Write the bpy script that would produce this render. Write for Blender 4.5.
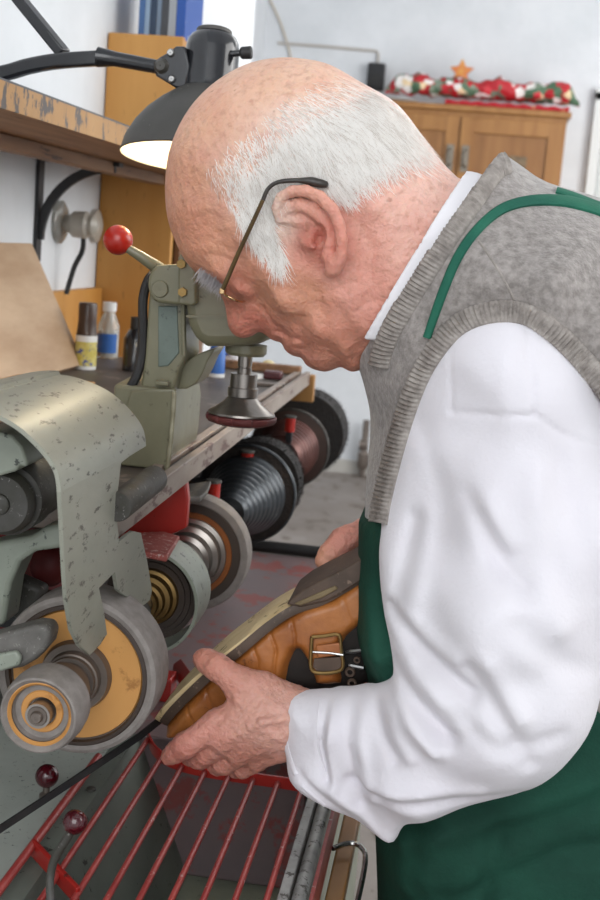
import bpy, bmesh, math, random
import numpy as np
from mathutils import Vector, Matrix, noise
from mathutils.bvhtree import BVHTree
from math import sin, cos, pi, radians, sqrt, atan2

for o in list(bpy.data.objects):
    bpy.data.objects.remove(o)
S = bpy.context.scene
COL = S.collection

# ------------------------------------------------------------------ camera
FPX = 1250.0
CZ = 1.35
_y = np.array([(471 - 300) / FPX, (450 - 255) / FPX, -1.0]); _y /= np.linalg.norm(_y)
_r = radians(4.6)
_t = (sin(_r) * _y[0] + cos(_r) * _y[1]) / (-_y[2])
_z = np.array([sin(_r), cos(_r), _t]); _z /= np.linalg.norm(_z)
_x = np.cross(_y, _z)
MC = np.array([_x, _y, _z])
cam_d = bpy.data.cameras.new('camera'); cam = bpy.data.objects.new('camera', cam_d); COL.objects.link(cam)
mw = Matrix([list(MC[i]) + [0] for i in range(3)] + [[0, 0, 0, 1]])
mw.translation = Vector((0, 0, CZ))
cam.matrix_world = mw
cam_d.sensor_fit = 'VERTICAL'; cam_d.sensor_height = 36.0; cam_d.lens = 36.0 * FPX / 900.0
cam_d.clip_start = 0.05
cam_d.dof.use_dof = True; cam_d.dof.focus_distance = 0.97; cam_d.dof.aperture_fstop = 13.0
S.camera = cam

# ------------------------------------------------------------------ world, lights, exposure
W = bpy.data.worlds.new('world'); S.world = W; W.use_nodes = True
W.node_tree.nodes['Background'].inputs[0].default_value = (0.93, 0.97, 1.0, 1)
W.node_tree.nodes['Background'].inputs[1].default_value = 1.0
S.view_settings.view_transform = 'Standard'; S.view_settings.look = 'None'
S.view_settings.gamma = 1.0; S.view_settings.use_curve_mapping = False
S.view_settings.exposure = -0.04

def area(name, loc, target, sx, sy, power, color):
    l = bpy.data.lights.new(name, 'AREA'); l.shape = 'RECTANGLE'; l.size = sx; l.size_y = sy
    l.energy = power; l.color = color
    o = bpy.data.objects.new(name, l); COL.objects.link(o); o.location = loc
    o.rotation_euler = (Vector(target) - Vector(loc)).to_track_quat('-Z', 'Y').to_euler()
    return o
area('window_light_right', (2.3, 1.6, 2.3), (0.0, 1.2, 1.2), 2.2, 1.5, 48, (1.0, 0.985, 0.96))
area('fill_light_rear', (-0.3, -1.2, 2.1), (-0.2, 1.2, 1.0), 2.4, 1.6, 42, (0.97, 0.985, 1.0))  # unseen front fill added behind the camera to lift the lower machine
area('fill_light_overhead_far', (1.0, 4.8, 3.1), (0.5, 5.4, 0.0), 2.5, 2.5, 50, (1.0, 0.99, 0.97))  # overhead fill added to brighten the far end of the room
area('fill_light_far', (2.5, 5.2, 1.9), (-0.2, 7.3, 1.8), 2.4, 1.8, 92, (1.0, 0.995, 0.98))  # added fill aimed at the back wall to brighten it
area('fill_light_middle', (2.5, 3.2, 2.0), (-0.7, 3.4, 1.6), 1.6, 1.6, 22, (1.0, 0.995, 0.98))  # extra unseen fill that evens out the left wall

# ------------------------------------------------------------------ helpers
def ray(px, py):
    return MC @ np.array([(px - 300) / FPX, (450 - py) / FPX, -1.0])
def P(px, py, Y=None, X=None, Z=None):
    d = ray(px, py)
    k = Y / d[1] if Y is not None else (X / d[0] if X is not None else (Z - CZ) / d[2])
    v = d * k
    return Vector((v[0], v[1], v[2] + CZ))

def lin(h):
    h = h.lstrip('#'); c = [int(h[i:i + 2], 16) / 255 for i in (0, 2, 4)]
    return tuple((x / 12.92 if x <= 0.04045 else ((x + 0.055) / 1.055) ** 2.4) for x in c) + (1,)

def mat(name, c1, c2=None, rough=0.5, metal=0.0, scale=20, detail=6, bump=0.0, bscale=None, c3=None, s3=60, t3=0.62,
        stretch=(1, 1, 1), lo=0.35, hi=0.65, spec=0.5, trans=0, emis=None, es=0, coat=0, wave=None, rot=(0, 0, 0), alpha=1, sss=0, rvar=0):
    m = bpy.data.materials.new(name); m.use_nodes = True
    nt = m.node_tree; N = nt.nodes; L = nt.links
    b = N['Principled BSDF']
    b.inputs['Roughness'].default_value = rough; b.inputs['Metallic'].default_value = metal
    b.inputs['Specular IOR Level'].default_value = spec
    b.inputs['Transmission Weight'].default_value = trans
    b.inputs['Coat Weight'].default_value = coat
    b.inputs['Alpha'].default_value = alpha
    if sss:
        b.inputs['Subsurface Weight'].default_value = sss; b.inputs['Subsurface Radius'].default_value = (0.012, 0.005, 0.003)
        b.inputs['Subsurface Scale'].default_value = 1.0
    if emis:
        b.inputs['Emission Color'].default_value = lin(emis); b.inputs['Emission Strength'].default_value = es
    tc = N.new('ShaderNodeTexCoord'); mp = N.new('ShaderNodeMapping')
    mp.inputs['Scale'].default_value = stretch; mp.inputs['Rotation'].default_value = rot
    L.new(tc.outputs['Object'], mp.inputs[0])
    src = lin(c1); b.inputs['Base Color'].default_value = src
    out = None
    if c2:
        n = N.new('ShaderNodeTexNoise'); n.inputs['Scale'].default_value = scale; n.inputs['Detail'].default_value = detail
        n.inputs['Roughness'].default_value = 0.6
        L.new(mp.outputs[0], n.inputs['Vector'])
        r = N.new('ShaderNodeValToRGB'); r.color_ramp.elements[0].position = lo; r.color_ramp.elements[1].position = hi
        r.color_ramp.elements[0].color = lin(c1); r.color_ramp.elements[1].color = lin(c2)
        L.new(n.outputs['Fac'], r.inputs[0]); out = r.outputs[0]
        if rvar:
            q = N.new('ShaderNodeMapRange'); q.inputs['To Min'].default_value = rough - rvar; q.inputs['To Max'].default_value = rough + rvar
            L.new(n.outputs['Fac'], q.inputs['Value']); L.new(q.outputs[0], b.inputs['Roughness'])
    if wave:
        w = N.new('ShaderNodeTexWave'); w.wave_type = wave[0]; w.inputs['Scale'].default_value = wave[1]
        w.inputs['Distortion'].default_value = wave[2]; w.inputs['Detail'].default_value = 3; w.inputs['Detail Scale'].default_value = 1.5
        if wave[0] == 'RINGS': w.rings_direction = wave[4]
        else: w.bands_direction = wave[4]
        L.new(mp.outputs[0], w.inputs[0])
        mx = N.new('ShaderNodeMix'); mx.data_type = 'RGBA'; mx.inputs[7].default_value = lin(wave[3])
        if out: L.new(out, mx.inputs[6])
        else: mx.inputs[6].default_value = src
        mm = N.new('ShaderNodeMath'); mm.operation = 'MULTIPLY'; mm.inputs[1].default_value = 0.6
        L.new(w.outputs['Fac'], mm.inputs[0]); L.new(mm.outputs[0], mx.inputs[0]); out = mx.outputs[2]
    if c3:
        n = N.new('ShaderNodeTexNoise'); n.inputs['Scale'].default_value = s3; n.inputs['Detail'].default_value = 9; n.inputs['Roughness'].default_value = 0.68
        L.new(mp.outputs[0], n.inputs['Vector'])
        r = N.new('ShaderNodeValToRGB'); t3_ = 0.5 + (t3 - 0.5) * 0.62; r.color_ramp.elements[0].position = t3_; r.color_ramp.elements[1].position = t3_ + 0.04
        r.color_ramp.elements[0].color = (0, 0, 0, 1); r.color_ramp.elements[1].color = (1, 1, 1, 1)
        L.new(n.outputs['Fac'], r.inputs[0])
        mx = N.new('ShaderNodeMix'); mx.data_type = 'RGBA'; mx.inputs[7].default_value = lin(c3)
        if out: L.new(out, mx.inputs[6])
        else: mx.inputs[6].default_value = src
        L.new(r.outputs[0], mx.inputs[0]); out = mx.outputs[2]
    if out: L.new(out, b.inputs['Base Color'])
    if bump:
        n = N.new('ShaderNodeTexNoise'); n.inputs['Scale'].default_value = bscale or scale * 3; n.inputs['Detail'].default_value = 5
        L.new(mp.outputs[0], n.inputs['Vector'])
        bp = N.new('ShaderNodeBump'); bp.inputs['Strength'].default_value = 1.0; bp.inputs['Distance'].default_value = bump
        L.new(n.outputs['Fac'], bp.inputs['Height']); L.new(bp.outputs[0], b.inputs['Normal'])
    return m

class G:
    """collects world-space geometry for one mesh"""
    def __init__(s): s.v = []; s.f = []; s.uv = None
    def add(s, vs, fs):
        k = len(s.v); s.v += [tuple(v) for v in vs]; s.f += [tuple(i + k for i in f) for f in fs]; return s
    def box(s, c, d, R=None):
        c = Vector(c); R = R or Matrix.Identity(3)
        vs = [c + R @ Vector((x * d[0] / 2, y * d[1] / 2, z * d[2] / 2)) for x in (-1, 1) for y in (-1, 1) for z in (-1, 1)]
        return s.add(vs, [(0, 1, 3, 2), (4, 6, 7, 5), (0, 4, 5, 1), (2, 3, 7, 6), (0, 2, 6, 4), (1, 5, 7, 3)])
    def bb(s, lo, hi):
        return s.box([(a + b) / 2 for a, b in zip(lo, hi)], [b - a for a, b in zip(lo, hi)])
    def lathe(s, prof, o, ax=(0, 1, 0), n=64, a0=0, a1=2 * pi, ref=None):
        ax = Vector(ax).normalized(); o = Vector(o)
        u = (Vector(ref) if ref else (Vector((0, 0, 1)) if abs(ax.z) < 0.9 else Vector((1, 0, 0))))
        u = (u - ax * u.dot(ax)).normalized(); w = ax.cross(u)
        full = abs(a1 - a0 - 2 * pi) < 1e-6; m = n if full else n + 1
        vs = []; fs = []
        for h, r in prof:
            for i in range(m):
                a = a0 + (a1 - a0) * i / n
                vs.append(o + ax * h + (u * cos(a) + w * sin(a)) * max(r, 1e-5))
        for j in range(len(prof) - 1):
            for i in range(n):
                i2 = (i + 1) % m
                fs.append((j * m + i, j * m + i2, (j + 1) * m + i2, (j + 1) * m + i))
        return s.add(vs, fs)
    def tube(s, pts, r, n=12, cap=True, sq=None):
        pts = [Vector(p) for p in pts]; rr = r if isinstance(r, (list, tuple)) else [r] * len(pts)
        vs = []; fs = []; up = None
        for i, p in enumerate(pts):
            t = (pts[min(i + 1, len(pts) - 1)] - pts[max(i - 1, 0)]).normalized()
            if up is None:
                up = Vector((0, 0, 1)) if abs(t.z) < 0.9 else Vector((0, 1, 0))
            up = (up - t * up.dot(t)).normalized(); w = t.cross(up)
            for k in range(n):
                a = 2 * pi * k / n + (pi / 4 if n == 4 else 0)
                q = (1, 1) if not sq else sq
                vs.append(p + (up * cos(a) * q[1] + w * sin(a) * q[0]) * rr[i])
        for i in range(len(pts) - 1):
            for k in range(n):
                fs.append((i * n + k, i * n + (k + 1) % n, (i + 1) * n + (k + 1) % n, (i + 1) * n + k))
        if cap:
            fs.append(tuple(range(n))[::-1]); fs.append(tuple((len(pts) - 1) * n + k for k in range(n)))
        return s.add(vs, fs)
    def prism(s, pts, vec):
        pts = [Vector(p) for p in pts]; vec = Vector(vec); n = len(pts)
        fs = [tuple(range(n)), tuple(range(2 * n - 1, n - 1, -1))] + [(i, i + n, (i + 1) % n + n, (i + 1) % n) for i in range(n)]
        return s.add(pts + [p + vec for p in pts], fs)
    def ball(s, c, r, sc=(1, 1, 1), n=24):
        c = Vector(c); vs = []; fs = []
        m = n // 2
        for j in range(m + 1):
            th = pi * j / m
            for i in range(n):
                a = 2 * pi * i / n
                vs.append(c + Vector((sin(th) * cos(a) * sc[0], sin(th) * sin(a) * sc[1], cos(th) * sc[2])) * r)
        for j in range(m):
            for i in range(n):
                fs.append((j * n + i, (j + 1) * n + i, (j + 1) * n + (i + 1) % n, j * n + (i + 1) % n))
        return s.add(vs, fs)
    def sheet(s, rows):
        """grid of points"""
        m = len(rows[0]); vs = [p for r in rows for p in r]
        return s.add(vs, [(j * m + i, j * m + i + 1, (j + 1) * m + i + 1, (j + 1) * m + i) for j in range(len(rows) - 1) for i in range(m - 1)])

def obj(name, g, m, parent=None, bev=0, smooth=True, label=None, cat=None, group=None, kind=None, angle=35, solid=0, clean=True):
    me = bpy.data.meshes.new(name)
    off = Vector(parent['_loc']) if parent is not None and '_loc' in parent else Vector((0, 0, 0))
    if parent is None:
        a = np.array(g.v); off = Vector(((a[:, 0].min() + a[:, 0].max()) / 2, (a[:, 1].min() + a[:, 1].max()) / 2, a[:, 2].min()))
    me.from_pydata([tuple(Vector(v) - off) for v in g.v], [], g.f)
    if clean:
        bm = bmesh.new(); bm.from_mesh(me)
        bmesh.ops.remove_doubles(bm, verts=bm.verts, dist=2e-5)
        bmesh.ops.recalc_face_normals(bm, faces=bm.faces); bm.to_mesh(me); bm.free()
    o = bpy.data.objects.new(name, me); COL.objects.link(o)
    if m: me.materials.append(m)
    if smooth:
        for p in me.polygons: p.use_smooth = True
        if angle: me.set_sharp_from_angle(angle=radians(angle))
    if solid:
        md = o.modifiers.new('solid', 'SOLIDIFY'); md.thickness = solid; md.offset = 0
    if bev:
        md = o.modifiers.new('bevel', 'BEVEL'); md.width = bev; md.segments = 3; md.limit_method = 'ANGLE'; md.angle_limit = radians(40)
        md.harden_normals = False
        for p in me.polygons: p.use_smooth = True
        me.set_sharp_from_angle(angle=radians(50))
    if parent is None: o.location = off; o['_loc'] = tuple(off)
    else:
        o.parent = parent; o['_loc'] = tuple(off)
    if label: o['label'] = label
    if cat: o['category'] = cat
    if group: o['group'] = group
    if kind: o['kind'] = kind
    return o

def thing(name, label, cat, loc, group=None):
    o = bpy.data.objects.new(name, None); COL.objects.link(o); o.location = loc; o['_loc'] = tuple(loc)
    o.empty_display_size = 0.05
    o['label'] = label; o['category'] = cat
    if group: o['group'] = group
    return o

def catmull(pts, n=8):
    pts = [Vector(p) for p in pts]; out = []
    for i in range(len(pts) - 1):
        p0 = pts[max(i - 1, 0)]; p1 = pts[i]; p2 = pts[i + 1]; p3 = pts[min(i + 2, len(pts) - 1)]
        for k in range(n):
            t = k / n
            out.append(0.5 * ((2 * p1) + (p2 - p0) * t + (2 * p0 - 5 * p1 + 4 * p2 - p3) * t * t + (3 * p1 - p0 - 3 * p2 + p3) * t ** 3))
    out.append(pts[-1]); return out
# ------------------------------------------------------------------ materials
M_wall = mat('wall_paint', '#e3e6ea', '#d6dade', rough=0.85, scale=3, bump=0.002, bscale=14)
M_wallL = mat('wall_paint_worn', '#e6e9ec', '#dcdfe2', rough=0.85, scale=5, bump=0.0008, bscale=20, c3='#b5b1a8', s3=12, t3=0.80)
M_floor = mat('concrete_floor', '#8c8580', '#6f665f', rough=0.6, scale=2.2, bump=0.001, bscale=30, c3='#5f544b', s3=9, t3=0.58)
M_ply = mat('plywood', '#c9924a', '#bd843c', rough=0.5, scale=3, stretch=(4, 4, 0.5), c3='#7b5227', s3=30, t3=0.7, bump=0.0002)
M_cab = mat('cabinet_wood', '#a3743f', '#8a5c2c', rough=0.45, scale=3, stretch=(8, 8, 0.6), lo=.3, hi=.7)
M_cabp = mat('cabinet_panel_wood', '#96683a', '#7d5227', rough=0.45, scale=3, stretch=(6, 6, 0.6))
M_shelf = mat('shelf_wood', '#9a7352', '#7c583c', rough=0.6, scale=5, stretch=(9, 0.8, 9), c3='#4b3527', s3=10, t3=0.66)
M_shelfedge = mat('shelf_edge_worn', '#c69c6c', '#b98f60', rough=0.6, scale=10, c3='#6a6462', s3=55, t3=0.56, stretch=(1, 1.0, 0.5))
M_plank = mat('pale_plank', '#c4a88a', '#a98a6b', rough=0.6, scale=5, stretch=(3, 0.7, 3), c3='#7d6248', s3=6, t3=0.75)
M_rail = mat('worn_grey_rail', '#b2b1ae', '#8c8a87', rough=0.5, metal=0.35, scale=30, c3='#56524d', s3=90, t3=0.6)
M_black = mat('black_iron', '#1d1e21', '#28292c', rough=0.45, scale=30, bump=0.0002)
M_lamp = mat('black_enamel', '#17181c', '#25262a', rough=0.22, scale=8, c3='#55514d', s3=90, t3=0.76, coat=0.4)
M_shade = mat('dusty_black_enamel', '#4a4845', '#383735', rough=0.5, scale=9, c3='#9a9794', s3=130, t3=0.74)
M_green = mat('green_grey_enamel', '#848a7a', '#747a6b', rough=0.38, scale=14, bump=0.0003, bscale=60, c3='#3c3d38', s3=75, t3=0.71, rvar=0.08)
M_olive = mat('olive_enamel', '#7e7b64', '#6f6c56', rough=0.32, scale=12, bump=0.0005, bscale=40, c3='#45412f', s3=60, t3=0.70)
M_hoodm = mat('scratched_green_grey_steel', '#9a9a8d', '#85887c', rough=0.42, metal=0.1, scale=9, bump=0.0003, bscale=90, c3='#55534b', s3=150, t3=0.64, stretch=(1, 0.35, 1), rvar=0.1)
M_mint = mat('pale_green_enamel', '#999f92', '#868c80', rough=0.4, scale=14, c3='#4c504c', s3=110, t3=0.66, bump=0.0003)
M_pale = mat('pale_grey_green_panel', '#bcc3bb', '#a9b0a8', rough=0.4, scale=9, c3='#5b5f5c', s3=160, t3=0.68)
M_red = mat('red_enamel', '#b52f26', '#a3241f', rough=0.35, scale=14, c3='#5b211d', s3=60, t3=0.7, coat=0.2)
M_redrod = mat('worn_red_rod', '#b8514a', '#a03a37', rough=0.38, scale=30, c3='#d0aaa4', s3=150, t3=0.70)
M_redball = mat('red_plastic', '#b02a20', '#a02218', rough=0.25, scale=20, c3='#d8a58e', s3=90, t3=0.75)
M_wineball = mat('maroon_bakelite', '#4a0d18', '#3c0912', rough=0.15, scale=20, coat=0.5)
M_steel = mat('turned_steel', '#aaa39c', '#8f8984', rough=0.3, metal=0.9, scale=4, stretch=(1, 14, 1))
M_steel2 = mat('dark_turned_steel', '#8d837b', '#6e645d', rough=0.42, metal=0.7, scale=6)
M_bright = mat('bright_steel', '#c3c2c0', '#9a9998', rough=0.25, metal=0.95, scale=40, c3='#6c5048', s3=120, t3=0.66)
M_brass = mat('brass', '#94794c', '#77603c', rough=0.42, metal=0.9, scale=20)
M_stone = mat('grey_abrasive', '#8f8883', '#7d7671', rough=0.75, scale=90)
M_tan = mat('tan_grinding_disc', '#c58c4b', '#d09a58', rough=0.6, scale=5, stretch=(1, 1, 1), c3='#a26f38', s3=11, t3=0.58)
M_orange = mat('orange_felt', '#9a5a28', '#86491e', rough=0.7, scale=30)
M_darkdisc = mat('dark_disc', '#4b3f37', '#3a302b', rough=0.5, scale=8, metal=0.2)
M_brush = mat('black_bristle', '#1a1817', '#26211f', rough=0.7, scale=120, bump=0.002, bscale=260)
M_bbrush = mat('brown_black_bristle', '#332a25', '#221d1b', rough=0.7, scale=120, bump=0.002, bscale=260)
M_groove = mat('grooved_grey_metal', '#4a4e52', '#34373a', rough=0.28, metal=0.6, scale=20)
M_wineg = mat('wine_grooved', '#6b4640', '#50322e', rough=0.35, metal=0.4, scale=20)
M_benchtop = mat('grimy_bench_top', '#5b534d', '#48413c', rough=0.5, scale=11, c3='#80766c', s3=26, t3=0.66, bump=0.0004)
M_benchlip = mat('worn_bench_rail', '#a2958a', '#836f62', rough=0.4, scale=22, c3='#5c3b34', s3=45, t3=0.6, stretch=(1, .3, 1), bump=0.0005)
M_deck = mat('red_brown_deck', '#74686a', '#7f6a6a', rough=0.45, scale=10, c3='#8f4f4b', s3=13, t3=0.56, metal=.1)
M_pit = mat('dark_green_tray', '#757c73', '#646a62', rough=0.5, scale=7, c3='#35362f', s3=80, t3=0.7)
M_darkmetal = mat('dusty_dark_metal', '#4a4845', '#38362f', rough=0.55, scale=40, c3='#8a8783', s3=240, t3=0.68, bump=0.0004)
M_paddle = mat('dusty_cast_iron', '#6d6a66', '#575450', rough=0.6, scale=50, c3='#8b8882', s3=300, t3=0.66, bump=0.0005)
M_rubber = mat('black_rubber', '#202021', '#2b2a29', rough=0.5, scale=30)
M_white = mat('white_plastic', '#e6e6e4', rough=0.4)
M_porc = mat('aged_porcelain', '#c4beb4', '#aca69b', rough=0.3, scale=20)
M_blue = mat('blue_label', '#2f62ae', '#3a70bb', rough=0.4, scale=20)
M_glue = mat('amber_dark_jar', '#33251d', '#4c362a', rough=0.3, scale=30)
M_yellow = mat('yellow_label', '#c9b64a', '#d6c86a', rough=0.5, scale=30)
M_clear = mat('clear_plastic', '#dcdcd6', rough=0.15, trans=0.7)
M_wood = mat('oak', '#b8884e', '#a37540', rough=0.5, scale=6, stretch=(1, 1, .3))

# ------------------------------------------------------------------ setting
def st(name, g, m, **k): return obj(name, g, m, kind='structure', smooth=False, **k)
XL = -0.695
st('floor', G().bb((-1.4, -1.6, -0.1), (2.7, 7.5, 0)), M_floor)
st('wall_left', G().bb((-1.4, -1.6, 0), (XL, 3.76, 3.25)), M_wallL)
st('wall_left_recess', G().bb((-1.4, 3.7601, 0), (-1.3, 7.4, 3.25)), M_wall)
st('wall_back', G().bb((-1.4, 7.4, 0), (2.6, 7.5, 3.25)), M_wall)
st('wall_right', G().bb((2.6, -1.6, 0), (2.7, 7.5, 3.25)), M_wall)
st('ceiling', G().bb((-1.4, -1.6, 3.25), (2.7, 7.5, 3.35)), M_wall)
g = G().bb((0.66, 7.36, 0), (1.56, 7.399, 2.25))
d1 = st('door_1', g, mat('grey_door_paint', '#cfd2d0', '#c6c9c7', rough=.5, scale=4))
obj('door_handle', G().tube([(1.47, 7.36, 1.05), (1.47, 7.31, 1.05), (1.36, 7.31, 1.05)], 0.01), M_bright, d1)
st('trim_1', G().bb((0.60, 7.34, 0), (0.655, 7.399, 2.3)).bb((0.60, 7.34, 2.255), (1.64, 7.399, 2.32)).bb((1.565, 7.34, 0), (1.64, 7.399, 2.255)), mat('door_trim_paint', '#dcdedd', rough=.5), bev=0.003)
st('baseboard_back', G().bb((-1.3, 7.375, 0), (0.59, 7.399, 0.08)), mat('baseboard_paint', '#b9b6b0', rough=.6))

# far cupboard
M_darkhandle = mat('tarnished_handle', '#8f877b', '#6f675c', rough=.5, metal=.4, scale=60)
YC = 7.0
pl = -.64; pr_ = P(568, 112, Y=YC).x; zt = P(500, 108, Y=YC).z
ZB = 1.08
cb = thing('wooden_cupboard', 'brown wooden two-door cupboard hanging on the far white wall', 'cupboard', ((pl + pr_) / 2, 7.2, 1.08))
obj('carcass', G().bb((pl, YC, ZB), (pr_, 7.398, zt - .03)), M_cab, cb, bev=0.004)
obj('cupboard_top', G().bb((pl + .0, YC - .02, zt - .03), (pr_ + .02, 7.398, zt)), M_cab, cb, bev=0.004)
xm = P(458, 150, Y=YC).x
for a, b, hs in ((pl + .02, xm - .006, 1), (xm + .006, pr_ - .02, -1)):
    z0 = ZB + .02; z1 = zt - .06
    d = obj('door', G().bb((a, YC - .022, z0), (a + .07, YC, z1)).bb((b - .07, YC - .022, z0), (b, YC, z1))
            .bb((a + .07, YC - .022, z1 - .08), (b - .07, YC, z1)).bb((a + .07, YC - .022, z0), (b - .07, YC, z0 + .08)), M_cab, cb, bev=0.003)
    obj('door_panel', G().bb((a + .06, YC - .008, z0 + .07), (b - .06, YC + .001, z1 - .07)), M_cabp, d)
    hx = b - .035 if hs == 1 else a + .035
    zz = P(450, 158, Y=YC).z
    obj('handle', G().bb((hx - .02, YC - .03, zz - .07), (hx + .02, YC - .022, zz + .07)).tube([(hx, YC - .03, zz - .045), (hx, YC - .06, zz - .03), (hx, YC - .06, zz + .03), (hx, YC - .03, zz + .045)], .008), M_darkhandle, d)
lp = P(513, 163, Y=YC)
obj('label_holder', G().bb((lp.x - .07, YC - .03, lp.z - .035), (lp.x + .07, YC - .008, lp.z + .035)), mat('brown_label_frame', '#5d4a35', '#7b674c', rough=.5, scale=50), cb, bev=.003)

# patterned cloth on top of the cupboard
def wrapmat():
    m = bpy.data.materials.new('red_green_white_print'); m.use_nodes = True; nt = m.node_tree; N = nt.nodes; L = nt.links
    b = N['Principled BSDF']; b.inputs['Roughness'].default_value = .6
    tc = N.new('ShaderNodeTexCoord'); v = N.new('ShaderNodeTexVoronoi'); v.inputs['Scale'].default_value = 26
    L.new(tc.outputs['Object'], v.inputs['Vector']); sp = N.new('ShaderNodeSeparateColor'); L.new(v.outputs['Color'], sp.inputs[0])
    r = N.new('ShaderNodeValToRGB'); r.color_ramp.interpolation = 'CONSTANT'
    els = [(0, '#b3202a'), (.27, '#e9e4e0'), (.45, '#4f6d54'), (.68, '#c3303a'), (.82, '#7c8a78'), (.92, '#e0c8a0')]
    r.color_ramp.elements[0].color = lin(els[0][1]); r.color_ramp.elements[1].position = els[1][0]; r.color_ramp.elements[1].color = lin(els[1][1])
    for p, c in els[2:]:
        e = r.color_ramp.elements.new(p); e.color = lin(c)
    L.new(sp.outputs[0], r.inputs[0]); L.new(r.outputs[0], b.inputs['Base Color']); return m
rows = []
random.seed(3)
x0 = P(385, 95, Y=7.12).x; x1 = P(580, 103, Y=7.12).x
for i in range(90):
    t = i / 89; x = x0 + (x1 - x0) * t
    rr = .052 * (1 + .25 * noise.noise(Vector((x * 9, 0, 0)))) * min(1, (t * 12 + .3), (1 - t) * 14 + .2)
    rows.append([Vector((x, 7.14 + 1.5 * rr * cos(a) * (1 + .25 * noise.noise(Vector((x * 22, cos(a) * 2, sin(a) * 2)))), zt + .048 + rr * 1.15 + rr * sin(a) * (1 + .35 * noise.noise(Vector((x * 25, cos(a) * 2, sin(a) * 2 + 7)))))) for a in [2 * pi * k / 20 for k in range(21)]])
obj('festive_garland', G().sheet(rows), wrapmat(), label='lumpy red, green and white festive garland lying along the top of the far cupboard', cat='garland', angle=0)
xa = P(445, 104, Y=7.05).x
rows = [[Vector((xa + (x1 - .06 - xa) * i / 40, y, zt + .001 + h + .004 * sin(i * 1.3))) for y, h in ((7.0, .002), (7.005, .025), (7.1, .028), (7.3, .025), (7.305, .003))] for i in range(41)]
obj('folded_red_cloth', G().sheet(rows).sheet([[r[0], r[4]] for r in rows]), mat('bright_red_cloth', '#b8202c', '#a31824', rough=.8, scale=20, c3='#d8b98a', s3=16, t3=.68), label='folded red cloth under the festive garland on the far cupboard', cat='cloth', angle=0)
c = P(399, 102, Y=7.08)
obj('white_dish', G().lathe([(0, 0.001), (0, .06), (.018, .1), (.02, .1), (.004, .06), (.004, .001)], (c.x, 7.12, zt + .001), (0, 0, 1), 32), M_white, label='shallow white dish at the left end of the festive garland on the far cupboard', cat='dish')
c = P(460, 86, Y=7.1)
st_ = []
for k in range(10):
    a = pi / 2 + 2 * pi * k / 10; rr = .07 if k % 2 == 0 else .034
    st_.append((c.x + rr * cos(a), 7.13, zt + .195 + rr * sin(a)))
obj('gold_star_ornament', G().prism(st_, (0, .03, 0)), mat('yellow_red_star', '#d8a548', '#c33a34', rough=.4, scale=12), bev=.004, label='small gold and red star ornament on top of the festive garland', cat='ornament')

# junction box and cable on back wall
bp = P(376, 77, Y=7.37)
jb = thing('black_socket_box', 'small black switch box on the far white wall above the cupboard', 'socket', (bp.x, 7.4, bp.z - .07))
obj('box_body', G().bb((bp.x - .05, 7.34, bp.z - .075), (bp.x + .05, 7.399, bp.z + .075)), M_black, jb, bev=.01)
obj('cover', G().bb((bp.x - .035, 7.33, bp.z - .055), (bp.x + .035, 7.342, bp.z + .02)), M_rubber, jb, bev=.004)
obj('wall_cable', G().tube([P(278, 43, Y=7.39), P(320, 46, Y=7.39), P(376, 51, Y=7.39), P(378, 53, Y=7.39), P(378, 64, Y=7.39)], .008, 8), mat('grey_cable', '#b9b4ad', rough=.6), label='thin grey cable running along the far wall into the black socket box', cat='cable')
obj('hanging_cord', G().tube(catmull([P(270, 0, Y=7.39), P(280, 22, Y=7.39), P(288, 46, Y=7.39), P(291, 60, Y=7.39)]), .006, 8), mat('beige_cord', '#c8bfb0', rough=.6), label='thin beige cord hanging down the far wall left of the grey cable', cat='cord')
vp = P(364, 446, Y=7.3)
g = G().lathe([(0, .02), (.03, .035), (.1, .035), (.12, .02), (.3, .02)], (vp.x, 7.33, vp.z - .15), (0, 0, 1), 20).lathe([(0, .0), (0, .03), (.05, .03), (.05, 0)], (vp.x - .03, 7.33, vp.z), (1, 0, 0), 20)
g.tube([(vp.x, 7.33, 0.0), (vp.x, 7.33, vp.z - .1)], .018)
obj('pipe_valve', g, M_steel2, label='dark pipe valve low on the far wall beside the man\'s grey vest', cat='valve')

# ------------------------------------------------------------------ left wall furniture
# plywood cupboard side that faces the camera
pc = thing('plywood_cupboard', 'tall narrow plywood cupboard standing by the left wall behind the pressing machine', 'cupboard', (-.62, 2.45, 0))
zt2 = P(140, 34, Y=2.3).z
obj('side_panel', G().bb((XL + .002, 2.30, 0), (-.553, 2.318, zt2)), M_ply, pc, bev=.002)
obj('carcass', G().bb((XL + .002, 2.319, 0), (-.556, 2.60, .08)).bb((XL + .002, 2.319, zt2 - .016), (-.556, 2.60, zt2 - .002)).bb((XL + .002, 2.585, .08), (-.556, 2.60, zt2 - .016))
    .bb((XL + .002, 2.319, .08), (XL + .012, 2.585, zt2 - .016)), M_ply, pc, bev=.001)
for z_ in (1.22, .7): obj('shelf', G().bb((XL + .012, 2.319, z_), (-.557, 2.585, z_ + .015)), M_cabp, pc)
obj('door', G().bb((-.5525, 2.325, .085), (-.541, 2.595, zt2 - .02)), mat('dark_wood_door', '#7a5230', '#64411f', rough=.5, scale=5, stretch=(1, 1, .2)), pc, bev=.001)
# yellow tag on its door
q = P(171, 245, Y=2.4)
obj('yellow_marker_pen', G().tube([(-.528, 2.36, q.z), (-.528, 2.45, q.z)], .006), mat('yellow_plastic', '#e0c51f', rough=.4), label='small yellow marker pen clipped to the plywood cupboard just behind the forehead', cat='pen')
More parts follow.
